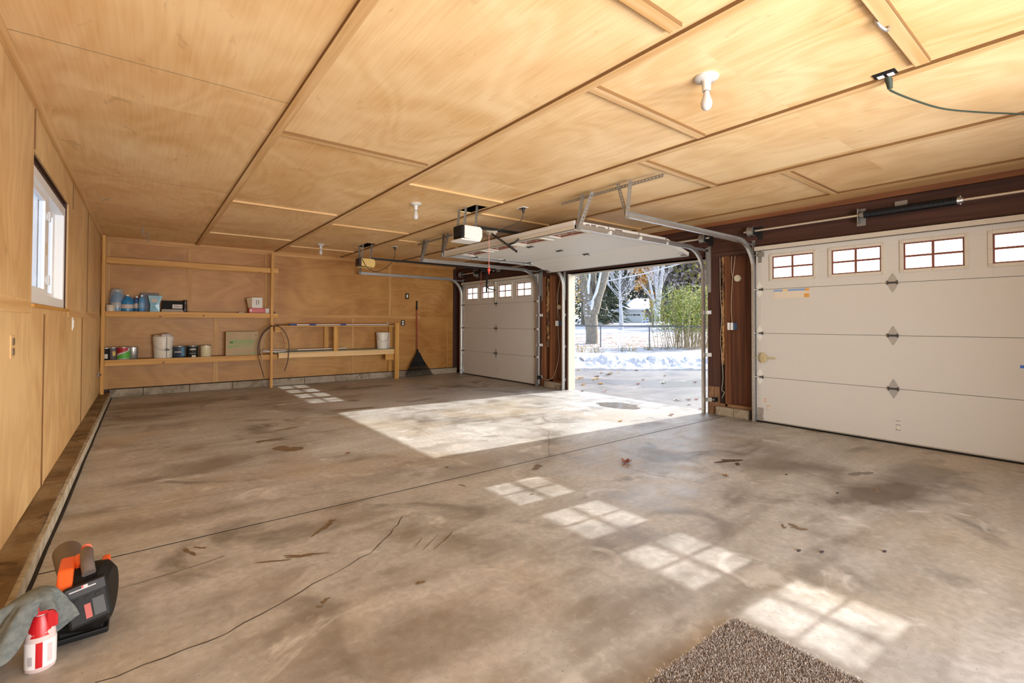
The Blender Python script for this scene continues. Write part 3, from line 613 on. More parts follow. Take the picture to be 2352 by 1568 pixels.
# ---- door openers
def opener(yc, x0, x1, half, zb, zt, lens, body, label, trolley, group='ceiling mounted door openers'):
    root = thing('door_opener', ((x0+x1)/2, yc, zt), label, 'door opener', group)
    rounded = lens is M_white or True
    MB().box(x0, x1-.02, yc-half+.03, yc+half-.03, zb+.02, zt).box(x0+.01, x1-.03, yc-half+.015, yc+half-.015, zb+.04, zt-.01).build('motor_housing', body, root, bevel=.012)
    gr = MB()
    for i in range(5): gr.box(x0-.003, x0+.004, yc-half+.05, yc+half-.05, zb+.05+i*.02, zb+.058+i*.02)
    gr.build('vent_slot', M_gap, root)
    for sg in (-1, 1):
        yo = yc+sg*half
        cr = MB().prism([(x0+.03, zb+.015), (x1-.01, zb+.0), (x1+.012, zb+.05), (x1+.012, zt-.035), (x1-.02, zt-.005), (x0+.03, zt-.005)], 1, yo-sg*.035, yo)
        cr.build('light_lens', lens, root, bevel=.01)
    MB().box(x1-.03, 5.98, yc-.017, yc+.017, zt+.0, zt+.034).build('rail', M_blackm, root)
    MB().box(5.97, 6.018, yc-.04, yc+.04, zt-.03, zt+.07).build('header_bracket', M_galvd, root)
    for px, py in ((x0+.05, yc-half+.05), (x0+.05, yc+half-.05), (x1-.06, yc-half+.05)):
        perf(MB(), (px, py, zt-.01), (px+.04, py+.02, ZC+.10), wdt=.022, n_off=(-1, -.3, 0), side=1).build('hanger_strap', M_galvd, root)
    return root
M_lw = mat('frosted_white_lens', (.80, .79, .76), .35); M_ly = mat('yellowed_lens', (.72, .50, .17), .4); M_bz = mat('dark_brown_plastic', (.03, .02, .015), .4)
op1 = opener(4.79, 2.90, 3.165, .125, 2.175, 2.345, M_lw, M_black, 'door opener with white light lens hanging before the raised door', 3.4)
MB().box(2.885, 3.15, 4.665, 4.915, 2.163, 2.185).build('white_base', M_white, op1, bevel=.01)
MB().box(3.30, 3.46, 4.755, 4.825, 2.320, 2.345).box(3.34, 3.44, 4.76, 4.82, 2.295, 2.320).build('trolley', mat('pale_zinc', (.6, .57, .48), .4, .5), op1)
perf(MB(), (3.37, 4.74, 2.31), (3.42, 4.30, 2.04), wdt=.028, n_off=(-1, 0, 0), side=1).build('door_arm', M_blackm, op1)
MB().tube(smoothpts([(3.42, 4.46, 2.13), (3.44, 4.38, 2.15), (3.47, 4.34, 2.19)]), .011, 8).build('curved_arm', M_blackm, op1)
MB().tube([(3.35, 4.78, 2.30), (3.352, 4.78, 2.05), (3.35, 4.78, 1.86)], .0035, 6).build('release_cord', P_('pink_cord', (.66, .28, .22)), op1)
MB().lathe([(.006, .05), (.018, .035), (.02, .02), (.010, .0), (.004, -.03)], 10, (3.35, 4.78, 1.83)).build('release_handle', M_redp, op1, smooth=True)
op2 = opener(8.21, 2.94, 3.205, .13, 2.17, 2.325, M_ly, M_bz, 'dark door opener with yellowed lens near the back wall', 5.3)
MB().box(5.66, 5.70, 8.17, 8.19, 2.02, 2.33).box(5.66, 5.69, 8.17, 8.19, 1.83, 2.03).tube(smoothpts([(5.68, 8.18, 2.0), (5.72, 8.18, 1.93), (5.82, 8.18, 1.91), (5.93, 8.22, 1.90)]), .013, 8).build('door_arm', M_blackm, op2)
MB().box(5.55, 5.70, 8.185, 8.235, 2.28, 2.33).build('trolley', M_blackm, op2)
MB().tube([(5.60, 8.28, 2.28), (5.60, 8.28, 2.04)], .003, 6).build('release_cord', MATS['pink_cord'], op2)
MB().cyl((5.585, 8.28, 2.02), (5.615, 8.28, 2.02), .012, n=10).build('release_handle', M_redp, op2)

def outlet(name, loc, axis, label, w_=.07, h_=.115, plate=M_black, socket=M_white, slots=True, cat='outlet', group=None):
    x, y, z = loc; root = thing(name, loc, label, cat, group)
    def bx(u0, u1, v0, v1, d0, d1):
        if axis == 'z': return B(x+u0, x+u1, y+v0, y+v1, z-d1, z-d0)
        if axis == 'y': return B(x+u0, x+u1, y-d1, y-d0, z+v0, z+v1)
        if axis == 'x': return B(x-d1, x-d0, y+u0, y+u1, z+v0, z+v1)
        if axis == 'X': return B(x+d0, x+d1, y+u0, y+u1, z+v0, z+v1)
    bx(-w_/2, w_/2, -h_/2, h_/2, 0, .006).build('cover_plate', plate, root, bevel=.002)
    if slots:
        for s_ in (-1, 1): bx(-w_*.26, w_*.26, s_*h_*.22-h_*.15, s_*h_*.22+h_*.15, .006, .010).build('socket', socket, root, bevel=.003)
    else: bx(-w_*.2, w_*.2, -h_*.3, h_*.3, .006, .012).build('switch_toggle', socket, root, bevel=.002)
    return root
oc = outlet('ceiling_outlet', (3.19, .775, ZC), 'z', 'dark ceiling outlet with a green cord plugged in, by a batten', .12, .10)
outlet('ceiling_outlet', (3.515, 4.33, ZC), 'z', 'pale ceiling outlet between the white-lens opener and near hanger', .09, .12, M_white, M_black)
outlet('ceiling_outlet', (3.535, 8.01, ZC), 'z', 'pale ceiling outlet above the yellow-lens opener', .09, .12, M_white, M_black)
outlet('wall_switch', (4.70, YB, 1.80), 'y', 'black wall switch plate above the rake handle', .085, .125, M_black, M_white, False, 'switch')
outlet('wall_outlet', (4.60, YB, 1.193), 'y', 'black wall outlet with white sockets beside the low shelf', .10, .115)
outlet('wall_switch', (XL, 6.12, 1.18), 'X', 'white switch plate on the left wall beyond the window', .07, .12, M_white, M_white, False, 'switch')
outlet('wall_outlet', (XL, 3.52, 1.07), 'X', 'wood-coloured outlet slot on the left wall before the window', .09, .12, M_bat[2], M_stain, True, 'outlet')
def cord(name, pts, r, m, label, plug=None, k=8):
    root = thing(name, pts[0], label, 'cord'); MB().tube(smoothpts(pts, k), r, 8).build('cable', m, root, smooth=True)
    if plug: MB().cyl(plug[0], plug[1], .019, .012, n=10).build('plug', m, root, smooth=True)
    return root
cord('extension_cord', [(3.215, .765, 2.50), (3.24, .765, 2.485), (3.49, .72, 2.49), (3.77, .64, 2.49), (4.05, .51, 2.50), (4.30, .36, 2.505), (4.8, .05, 2.50)], .0055, M_dgreen, 'dark green cord running from the ceiling outlet to the right edge', ((3.205, .77, 2.55), (3.215, .765, 2.49)))
cord('power_cord', [(3.53, 4.33, 2.50), (3.52, 4.36, 2.42), (3.45, 4.44, 2.36), (3.32, 4.58, 2.31), (3.20, 4.72, 2.33), (3.08, 4.78, 2.345)], .005, M_cord, 'black cord drooping from ceiling to the white-lens opener', ((3.53, 4.33, 2.55), (3.53, 4.33, 2.50)))
cord('power_cord', [(3.55, 8.01, 2.50), (3.54, 8.01, 2.36), (3.40, 8.0, 2.19), (3.19, 8.0, 2.09), (3.05, 8.03, 2.16), (2.97, 8.06, 2.30)], .005, M_cord, 'black cord looping down from ceiling to the yellow-lens opener', ((3.55, 8.01, 2.55), (3.55, 8.01, 2.50)))

def bulb_fixture(x, y, label):
    root = thing('ceiling_light', (x, y, ZC), label, 'light fixture', 'bare bulb lampholders on the ceiling')
    MB().lathe([(.064, 0), (.064, -.008), (.055, -.018), (.030, -.022), (.024, -.03), (.022, -.075), (.0215, -.078)], 28, (x, y, ZC)).build('lampholder', M_porc, root, smooth=True)
    MB().lathe([(.0155, -.075), (.0155, -.083)], 18, (x, y, ZC)).build('screw_collar', M_galvd, root, smooth=True)
    bm_ = mat('frosted_bulb_glass', (.55, .52, .51), .18)
    MB().lathe([(.014, -.082), (.016, -.095), (.024, -.12), (.0295, -.14), (.030, -.152), (.027, -.168), (.018, -.180), (.006, -.186)], 24, (x, y, ZC)).build('bulb', bm_, root, smooth=True)
bulb_fixture(2.435, 1.392, 'bare bulb in white lampholder nearest the camera')
bulb_fixture(2.432, 4.926, 'bare bulb in white lampholder left of the white-lens opener')
bulb_fixture(2.417, 8.549, 'bare bulb in white lampholder nearest the back wall')
def hook(pts, r, label, m=M_galv): return tag(MB().tube(smoothpts(pts, 8), r, 8).build('ceiling_hook', m, smooth=True), label, 'hook', 'metal hooks screwed into the ceiling')
hook([(2.56, .655, ZC), (2.562, .655, 2.545), (2.575, .645, 2.525), (2.60, .635, 2.515), (2.625, .63, 2.522), (2.635, .628, 2.54)], .0075, 'thick steel hook on the ceiling near the top right corner')
hook([(-.38, 6.9, ZC), (-.385, 6.9, 2.53), (-.37, 6.82, 2.525), (-.33, 6.74, 2.53), (-.29, 6.72, 2.545)], .004, 'thin steel hook on the ceiling above the far end of the window')
hook([(-.02, 8.5, ZC), (-.03, 8.5, 2.50), (-.035, 8.5, 2.45), (-.02, 8.5, 2.42), (.0, 8.5, 2.435)], .005, 'dark steel hook on the ceiling, left of a close pair', M_galvd)
hook([(.035, 8.95, ZC), (.03, 8.95, 2.50), (.025, 8.95, 2.44), (.035, 8.95, 2.41), (.055, 8.95, 2.425)], .005, 'dark steel hook on the ceiling, right of a close pair', M_galvd)
tag(MB().tube(smoothpts([(XL, 9.3, .42), (XL+.03, 9.32, .425), (XL+.04, 9.42, .40), (XL+.02, 9.5, .40)]), .006, 8).cyl((XL, 9.3, .38), (XL+.02, 9.3, .45), .012, n=8).build('wall_hook', M_galvd, smooth=True), 'bent steel hook low on the left wall by the shelf post', 'hook')

# pillar wiring
def jbox(loc, label):
    root = thing('junction_box', loc, label, 'electrical box', 'round electrical boxes on the brown pillars')
    MB().cyl(loc, (loc[0]-.03, loc[1], loc[2]), .045, n=8).build('box_body', mat('aged_ivory_plastic', (.58, .52, .38), .5), root); MB().cyl((loc[0]-.03, loc[1], loc[2]), (loc[0]-.036, loc[1], loc[2]), .035, n=16).build('cover', MATS['aged_ivory_plastic'], root)
jbox((6.108, 3.06, 1.79), 'round ivory junction box on brown panel right of open door')
jbox((6.108, 6.42, 1.50), 'round ivory junction box on the pillar left of open door')
def recept(y, z, label):
    root = thing('receptacle_box', (6.05, y, z), label, 'outlet', 'blue-grey receptacle boxes on the brown pillars')
    B(6.03, 6.108, y-.05, y+.03, z-.045, z+.045).build('box_body', P_('blue_grey_plastic', (.06, .10, .16)), root, bevel=.003)
    for a in (-.02, .022): B(6.015, 6.03, y+a-.015, y+a+.015, z-.048, z+.048).build('socket', M_white, root, bevel=.004)
recept(3.125, 1.165, 'receptacle box with white sockets right of the open door')
recept(6.40, 1.195, 'receptacle box with white sockets left of the open door')
def wire(pts, label, r=.0035): return tag(MB().tube(smoothpts(pts, 7), r, 6).build('electric_cable', M_wire, smooth=True), label, 'cable')
wire([(6.09, 3.10, 2.48), (6.09, 3.12, 2.25), (6.085, 3.14, 2.0), (6.09, 3.13, 1.83), (6.08, 3.06, 1.79)], 'cream cable dropping from header to round junction box right of open door')
wire([(6.09, 3.08, 2.48), (6.09, 3.09, 2.1), (6.09, 3.13, 1.75), (6.09, 3.145, 1.45), (6.09, 3.14, 1.28), (6.07, 3.12, 1.20)], 'cream cable dropping from header to receptacle right of open door')
wire([(6.012, 3.255, 2.08), (6.012, 3.25, 1.6), (6.012, 3.235, 1.3), (6.012, 3.25, 1.0), (6.012, 3.235, .75), (6.012, 3.22, .5), (6.012, 3.235, .33), (6.005, 3.20, .30), (6.01, 3.235, .22)], 'thin sensor cable running down the stud right of open door', .003)
wire([(6.09, 6.36, 2.08), (6.09, 6.42, 1.85), (6.09, 6.45, 1.6), (6.09, 6.46, 1.4), (6.08, 6.43, 1.23)], 'cream cable dropping to the receptacle left of open door')
wire([(6.09, 6.38, 2.08), (6.09, 6.42, 1.9), (6.09, 6.47, 1.7), (6.09, 6.44, 1.45), (6.08, 6.38, 1.24)], 'second cream cable dropping to the receptacle left of open door')
wire([(6.07, 6.42, 1.15), (6.06, 6.40, .95), (6.05, 6.37, .7), (6.04, 6.40, .45), (6.02, 6.50, .2), (5.99, 6.62, .14), (5.96, 6.74, .16)], 'cream cable hanging from receptacle down to the floor sensor')
def sensor(x, y, z, label):
    root = thing('safety_sensor', (x, y, z), label, 'sensor', 'safety beam sensors beside the open door')
    MB().box(x-.05, x+.02, y-.025, y+.02, z-.03, z+.03).build('sensor_body', M_black, root, bevel=.008); MB().cyl((x-.05, y, z), (x-.055, y, z), .012, n=12).build('lens', M_galvd, root)
    MB().box(x, XW-.001, y-.02, y+.02, z+.03, z+.034).build('mounting_arm', M_galv, root)
sensor(5.97, 3.30, .20, 'black safety sensor at the foot of the stud right of open door')
sensor(5.93, 6.78, .17, 'black safety sensor at the foot of the far door track')

# ---- left window (white vinyl slider, set back in the wall)
wn_ = thing('window_1', (XL-.07, 4.9, 1.31), 'white vinyl sliding window in the left wall', None, kind='structure')
xf = XL-.055
MB().slab(0, xf-.05, xf+.045, 3.98, 5.60, 1.315, 2.175, [(4.05, 5.53, 1.385, 2.105)]).build('frame', M_vinyl, wn_, bevel=.004)
s1 = MB().slab(0, xf-.005, xf+.030, 4.03, 4.86, 1.365, 2.125, [(4.10, 4.70, 1.43, 2.06)]); o_ = s1.build('sash', M_vinyl, wn_, bevel=.004)
MB().box(xf+.010, xf+.014, 4.10, 4.70, 1.43, 2.06).build('window_pane', M_glass, o_)
s1 = MB().slab(0, xf-.040, xf-.010, 4.70, 5.55, 1.365, 2.125, [(4.80, 5.42, 1.43, 2.06)]); o_ = s1.build('sash', M_vinyl, wn_, bevel=.004)
MB().box(xf-.028, xf-.024, 4.80, 5.42, 1.43, 2.06).build('window_pane', M_glass, o_)
M_gv = mat('grey_vinyl_part', (.62, .64, .66), .4)
for z in (1.50, 1.96): MB().cyl((xf+.028, 4.77, z), (xf+.040, 4.77, z), .03, n=16).box(xf+.034, xf+.050, 4.755, 4.785, z-.035, z+.035).build('sash_latch', M_gv, wn_, bevel=.002)
MB().box(xf+.0302, xf+.031, 4.72, 4.80, 1.68, 1.77).build('paper_tag', MATS['pale_paper'], wn_)
# what the window looks out on
for i in range(7):
    zc = 0
tag(MB().box(-9.2, -9.0, -2, 22, 0, 2.4).build('neighbour_fence', mat('grey_weathered_boards', (.40, .40, .38), .8, col2=(.3, .3, .29), scale=6, stretch=(1, 6, .4))), 'grey board fence outside the left window', 'fence')

# ================================================================ SHELVES ON THE BACK WALL
PX, PY_, PZ = M_pine
YF = 9.64
su = thing('shelving_unit', (.68, 9.7, 0), 'tall built-in pine shelving unit in the left back corner', 'shelf')
B(-.522, -.478, YF-.045, YF, .085, 2.535).build('post', PZ, su, bevel=.003); B(1.836, 1.882, YF-.045, YF, 0, 2.47).build('post', PZ, su, bevel=.003)
for z0, z1 in ((2.112, 2.205), (1.278, 1.366), (.512, .606)): B(-.478, 1.968, YF, YF+.038, z0, z1).build('front_rail', PX, su, bevel=.003)
B(-.45, 1.9, YB-.05, YB-.012, 2.115, 2.205).build('rear_rail', PX, su)
M_shelf = mat('shelf_board_grey_top', (.36, .27, .17), .6, col2=(.28, .2, .12), scale=5)
for z in (1.366, .606): B(-.53, 1.9, YF+.001, YB-.011, z-.014, z).build('shelf_board', M_shelf, su)
for z in (1.28, .515): B(-.5, 1.83, YB-.05, YB-.012, z, z+.07).build('rear_cleat', PX, su)
B(1.92, 1.985, YF+.001, YB-.011, 1.370, 1.384).build('shelf_board_end', M_shelf, su)
lu = thing('shelving_unit', (3.1, 9.7, 0), 'low pine shelving unit with green lower board right of the tall shelf', 'shelf')
B(4.245, 4.335, 9.535, 9.573, 0, 1.19).build('post', PZ, lu, bevel=.003); B(4.245, 4.335, YB-.055, YB-.012, .13, 1.12).build('post', PZ, lu)
B(1.972, 4.243, 9.575, 9.613, .532, .632).build('front_rail', wood('fresh_pine', 0, (.80, .55, .28), (.66, .41, .17)), lu, bevel=.003)
M_grn = mat('green_painted_board', (.13, .19, .14), .5, col2=(.20, .23, .17), scale=6)
B(1.905, 4.243, 9.6, YB-.011, .633, .646).build('shelf_board', M_grn, lu)
B(1.905, 4.243, 9.575, YB-.011, 1.118, 1.136).build('shelf_board', PX, lu)
B(1.905, 2.0, 9.575, 9.613, 1.02, 1.117).build('rail_stub', PX, lu)
B(2.972, 3.064, 9.58, 9.618, .633, 1.117).build('divider', PZ, lu, bevel=.003); B(2.875, 2.955, YB-.055, YB-.012, .646, 1.117).build('divider', PZ, lu)
B(4.06, 4.243, 9.6, 9.64, .40, .53).build('corner_brace', PX, lu)

# ---- things on the upper shelf (top at 1.366)
ZU, ZL = 1.3665, .6065
M_blue = mat('blue_liquid', (.03, .20, .42), .25); M_lab = P_('faded_label', (.55, .47, .42)); M_navy = mat('dark_blue_plastic', (.06, .13, .27), .3)
def jug(x, y, h, label, m=M_blue, capm=M_white):
    r = thing('fluid_jug', (x, y, ZU), label, 'jug', 'blue washer-fluid jugs on the upper shelf')
    MB().lathe([(.066, 0), (.078, .008), (.078, h*.55), (.072, h*.62), (.045, h*.80), (.022, h*.88), (.018, h*.93)], 20, (x, y, ZU), sy=.72).build('jug_body', m, r, smooth=True)
    MB().tube(smoothpts([(x+.02, y, ZU+h*.86), (x+.055, y, ZU+h*.80), (x+.07, y, ZU+h*.6)], 5), .010, 8).build('handle', m, r, smooth=True)
    MB().cyl((x, y, ZU+h*.92), (x, y, ZU+h), .021, n=14).build('cap', capm, r)
    MB().lathe([(.0785, 0), (.0785, h*.24)], 20, (x, y, ZU+h*.18), sy=.73).build('paper_label', M_lab, r)
jug(-.215, 9.74, .265, 'blue gallon jug with pale label second from left on upper shelf')
jug(-.345, 9.80, .34, 'blue jug wrapped in clear film at left end of upper shelf')
def bottle(x, y, h, r_, label, m, lm=M_lab):
    r = thing('fluid_bottle', (x, y, ZU), label, 'bottle', 'blue bottles on the upper shelf')
    MB().lathe([(r_*.9, 0), (r_, .006), (r_, h*.72), (r_*.8, h*.80), (.016, h*.88), (.015, h*.92)], 18, (x, y, ZU)).build('bottle_body', m, r, smooth=True)
    MB().cyl((x, y, ZU+h*.9), (x, y, ZU+h), .018, n=14).build('cap', M_white, r); MB().lathe([(r_+.001, 0), (r_+.001, h*.3)], 18, (x, y, ZU+h*.22)).build('paper_label', lm, r)
bottle(-.10, 9.78, .25, .042, 'dark blue bottle with pinkish label between jug and taller bottle', M_navy)
bottle(-.035, 9.71, .268, .042, 'bright blue bottle with white cap in front of blue boxes', mat('mid_blue_plastic', (.10, .28, .52), .3), P_('blue_label', (.20, .36, .55)))
def film(name, c, rx, ry, h, label, m, seed, taper=.8, cat='plastic bag', grp=None):
    rnd = random.Random(seed); n = 18; prof = [(1.0, 0), (1.08, .06), (1.05, .3), (1.0, .55), (.92, .8), (taper, .95), (taper*.7, 1.0)]
    vs = []; fs = []
    for j, (q, t) in enumerate(prof):
        for k in range(n): a = 2*PI*k/n; s_ = q*rnd.uniform(.90, 1.06); vs.append((c[0]+rx*s_*math.cos(a), c[1]+ry*s_*math.sin(a), c[2]+h*t+(rnd.uniform(-.01, .01) if 0 < j < 6 else 0)))
    for j in range(len(prof)-1):
        for k in range(n): fs.append((j*n+k, j*n+(k+1) % n, (j+1)*n+(k+1) % n, (j+1)*n+k))
    fs.append(tuple(range((len(prof)-1)*n, len(prof)*n)))
    return tag(MB().add(vs, fs).build(name, m, smooth=True), label, cat, grp)
film('plastic_bag', (-.34, 9.80, ZU+.001), .095, .085, .36, 'crumpled clear plastic bag around the leftmost blue jug', M_bag, 3)
tag(MB().lathe([(.05, 0), (.056, .004), (.058, .085), (.062, .09), (.062, .098)], 20, (-.42, 9.69, ZU)).build('plastic_tub', mat('cream_plastic', (.66, .58, .44), .4), smooth=True), 'small cream tub at left end of upper shelf', 'tub')
bx_ = thing('carton', (.04, 9.86, ZU), 'tall dull blue carton behind the bright blue bottle', 'box')
B(-.05, .19, 9.83, 9.905, ZU, ZU+.31).build('carton_body', mat('dull_blue_card', (.10, .16, .25), .6, col2=(.16, .13, .12), scale=8), bx_, bevel=.002)
sb = thing('blue_pouch', (.14, 9.73, ZU), 'shiny light blue pouch standing before the dull blue carton', 'pouch')
MB().add([(.07, 9.71, ZU), (.20, 9.70, ZU), (.20, 9.78, ZU), (.07, 9.78, ZU), (.075, 9.70, ZU+.12), (.195, 9.69, ZU+.13), (.20, 9.77, ZU+.14), (.08, 9.78, ZU+.12), (.045, 9.72, ZU+.265), (.235, 9.70, ZU+.262), (.235, 9.72, ZU+.267), (.045, 9.735, ZU+.268), (.135, 9.685, ZU+.10), (.10, 9.70, ZU+.2)],
    [(0, 1, 12, 4), (1, 5, 12), (4, 12, 13), (12, 5, 9, 13), (4, 13, 8), (13, 9, 8), (1, 2, 6, 5), (2, 3, 7, 6), (3, 0, 4, 7), (5, 6, 10, 9), (6, 7, 11, 10), (7, 4, 8, 11), (8, 9, 10, 11), (3, 2, 1, 0)]).build('pouch_body', mat('light_blue_foil', (.22, .48, .62), .22, col2=(.38, .62, .72), scale=9), sb)
MB().add([(.09, 9.6935, ZU+.215), (.165, 9.688, ZU+.215), (.165, 9.684, ZU+.15), (.095, 9.689, ZU+.15)], [(0, 1, 2, 3)]).build('printed_label', M_lab, sb)
bk = thing('black_box', (.38, 9.77, ZU), 'long black box with white barcode label on upper shelf', 'box')
B(.232, .515, 9.70, 9.85, ZU+.045, ZU+.185).build('box_body', mat('black_card', (.008, .007, .006), .6, spec=.15), bk, bevel=.002)
B(.37, .505, 9.698, 9.70, ZU+.06, ZU+.125).build('paper_label', P_('white_label', (.66, .62, .58)), bk)
br_ = MB()
for i in range(9): br_.box(.385+i*.009, .385+i*.009+.005, 9.6965, 9.698, ZU+.075, ZU+.11)
br_.box(.48, .495, 9.6965, 9.698, ZU+.08, ZU+.11); br_.build('barcode', P_('print_brown', (.25, .12, .06)), bk)
tg = thing('crumpled_bag', (.545, 9.76, ZU), 'crumpled dark plastic bag at right end of black box', 'plastic bag')
film_o = film('bag_film', (.545, 9.77, ZU), .035, .07, .205, None, mat('dark_film', (.05, .04, .035), .2), 9, 1.0); film_o.parent = tg; film_o.location = -Vector(tg.location)
for k in ('category', 'label'):
    if k in film_o: del film_o[k]
for i in range(3):
    tag(B(.222+.004*i, .53-.01*i, 9.71, 9.86, ZU+.001+.0145*i, ZU+.0145+.0145*i).build('paper_booklet', mat('worn_paper_%d' % i, [(.42, .33, .24), (.34, .27, .22), (.5, .4, .3)][i], .6)), ['bottom one of three worn booklets under the black box', 'middle one of three worn booklets under the black box', 'topmost of three worn booklets under the black box'][i], 'booklet', 'worn booklets under the black box')
wb = thing('white_box', (1.62, 9.76, ZU), 'white box with slanted open flap on top of red box', 'box')
B(1.545, 1.715, 9.70, 9.84, ZU+.0945, ZU+.285).build('box_body', P_('white_card', (.70, .66, .60)), wb, bevel=.002)
MB().add([(1.544, 9.70, ZU+.097), (1.544, 9.70, ZU+.285), (1.46, 9.74, ZU+.265), (1.49, 9.74, ZU+.097), (1.544, 9.704, ZU+.097), (1.544, 9.704, ZU+.285), (1.46, 9.744, ZU+.265), (1.49, 9.744, ZU+.097)], [(0, 1, 2, 3), (7, 6, 5, 4), (0, 4, 5, 1), (1, 5, 6, 2), (2, 6, 7, 3), (3, 7, 4, 0)]).build('box_flap', P_('tan_card', (.50, .37, .24)), wb)
pr = MB(); pr.box(1.612, 1.622, 9.698, 9.70, ZU+.15, ZU+.24).box(1.645, 1.652, 9.698, 9.70, ZU+.16, ZU+.24)
for q in (.165, .2, .225): pr.box(1.652, 1.668, 9.698, 9.70, ZU+q, ZU+q+.008)
for q in range(6): pr.box(1.57, 1.571, 9.698, 9.70, ZU+.13+.02*q, ZU+.143+.02*q)
pr.build('printed_mark', P_('print_dark', (.08, .06, .05)), wb)
rb = thing('red_box', (1.67, 9.76, ZU), 'flat red box with white end under the white box', 'box')
B(1.50, 1.763, 9.69, 9.85, ZU+.005, ZU+.092).build('box_body', mat('red_card', (.50, .028, .022), .4), rb, bevel=.002); B(1.764, 1.828, 9.69, 9.85, ZU+.005, ZU+.088).build('box_end', P_('white_card', (.7, .66, .6)), rb, bevel=.002)
MB().box(1.515, 1.54, 9.688, 9.69, ZU+.03, ZU+.065).build('white_logo', M_white, rb); MB().box(1.56, 1.72, 9.688, 9.69, ZU+.035, ZU+.05).build('printed_line', P_('pale_red', (.65, .16, .13)), rb)
tag(B(1.34, 1.42, 9.72, 9.80, ZU+.001, ZU+.018).build('paper_packet', P_('grey_paper', (.4, .36, .32))), 'small grey packet left of the red box', 'packet')

# ---- lower shelf: paint cans, pail, carton
def can(x, y, h, r_, body, label, parts=(), bail=True):
    r = thing('paint_can', (x, y, ZL), label, 'paint can', 'paint cans on the lower shelf')
    MB().lathe([(r_*.97, 0), (r_, .003), (r_, h-.012)], 26, (x, y, ZL)).build('can_body', body, r, smooth=True)
    MB().lathe([(r_*1.02, h-.012), (r_*1.03, h-.004), (r_*.98, h), (r_*.93, h-.002), (r_*.9, h-.008)], 26, (x, y, ZL)).build('rim', M_galv, r, smooth=True)
    for nm, z0, z1, a0, a1, m in parts:
        n = 10; vs = []
        for i in range(n+1):
            a = R(a0+(a1-a0)*i/n); vs += [(x+(r_+.0012)*math.cos(a), y+(r_+.0012)*math.sin(a), ZL+z0), (x+(r_+.0012)*math.cos(a), y+(r_+.0012)*math.sin(a), ZL+z1)]
        MB().add(vs, [(2*i, 2*i+2, 2*i+3, 2*i+1) for i in range(n)]).build(nm, m, r)
    if bail: MB().tube([(x+(r_+.006)*math.cos(R(t)), y-.01, ZL+h*.72+.105*math.sin(R(t))) for t in range(0, 181, 15)], .0018, 6).build('bail_wire', M_galvd, r)
M_tin = mat('bare_tin', (.55, .56, .57), .3, .8)
can(-.47, 9.76, .19, .055, M_black, 'narrow black can with white label beside the left post', [('paper_label', .02, .09, 240, 300, P_('cream_label', (.6, .56, .46)))], False)
can(-.385, 9.78, .195, .055, P_('grey_brown_can', (.13, .10, .11)), 'dark grey can with yellow square left of the green and red can', [('yellow_label', .06, .13, 270, 310, P_('yellow_label', (.62, .45, .08)))], False)
can(-.255, 9.77, .195, .082, P_('white_can', (.62, .6, .58)), 'paint can with red top and green bottom label', [], False)
ox = [o for o in COL.objects if o.get('label') == 'paint can with red top and green bottom label'][0]
def wrap(rt_, nm, x, y, r_, fn, m, a0=180, a1=360, n=28):
    vs = []
    for i in range(n+1):
        a = a0+(a1-a0)*i/n; z0, z1 = fn((a-a0)/(a1-a0)); vs += [(x+r_*math.cos(R(a)), y+r_*math.sin(R(a)), ZL+z0), (x+r_*math.cos(R(a)), y+r_*math.sin(R(a)), ZL+z1)]
    MB().add(vs, [(2*i, 2*i+2, 2*i+3, 2*i+1) for i in range(n)]).build(nm, m, rt_)
wrap(ox, 'red_label', -.255, 9.77, .0832, lambda t: (.09+.09*max(0, t-.15)**1.2, .182) if t < .75 else (.18, .182), P_('label_red', (.42, .02, .03)))
wrap(ox, 'green_label', -.255, 9.77, .0834, lambda t: (.012, .03+.10*min(1, t*1.25)), P_('label_green', (.10, .42, .05)))
can(-.135, 9.83, .19, .065, M_tin, 'bare silver paint can right of the green and red can', [], False)
can(.475, 9.76, .195, .083, P_('navy_can', (.035, .05, .085)), 'navy paint can right of the white pail', [('label_line', .085, .10, 215, 285, P_('cream_label', (.6, .56, .46))), ('blue_panel', .02, .17, 285, 335, P_('blue_panel_ink', (.10, .22, .33)))])
can(.66, 9.76, .195, .083, P_('black_can', (.012, .014, .012)), 'black paint can between navy and cream cans', [('label_line', .12, .14, 240, 300, P_('cream_label', (.6, .56, .46))), ('label_line', .0, .03, 260, 300, P_('cream_label', (.6, .56, .46))), ('label_line', .06, .065, 235, 300, P_('cream_label', (.6, .56, .46)))])
can(.85, 9.76, .195, .082, mat('cream_can', (.68, .60, .38), .4), 'cream yellow paint can nearest the cardboard box')
def pail(name, x, y, z, h, r_, label, marks, lift=0):
    r = thing(name, (x, y, z), label, 'bucket')
    MB().lathe([(r_*.88, 0), (r_*.90, .006), (r_*.98, h*.80), (r_*1.03, h*.80), (r_*1.03, h*.86), (r_, h*.87), (r_*1.02, h*.97), (r_*1.04, h), (r_*.97, h), (r_*.93, h*.85)], 32, (x, y, z)).build('pail_body', mat('cream_white_pail', (.76, .71, .62), .4), r, smooth=True)
    a = marks; MB().tube(smoothpts(a, 6), .0025, 6).build('wire_handle', M_galvd, r); return r
p1 = pail('bucket', .255, 9.79, ZL, .355, .142, 'white pail with a black drip and rags on top on lower shelf', [(.115, 9.76, .90), (.118, 9.68, .84), (.18, 9.635, .77), (.28, 9.63, .735), (.36, 9.66, .745), (.39, 9.74, .80)])
MB().box(.296, .302, 9.644, 9.6465, ZL+.01, ZL+.345).box(.27, .318, 9.642, 9.6465, ZL+.15, ZL+.158).build('black_drip', M_black, p1, bevel=.0008)
MB().cyl((.255+.02, 9.635, .735), (.33, 9.637, .742), .007, n=8).build('handle_grip', M_black, p1)
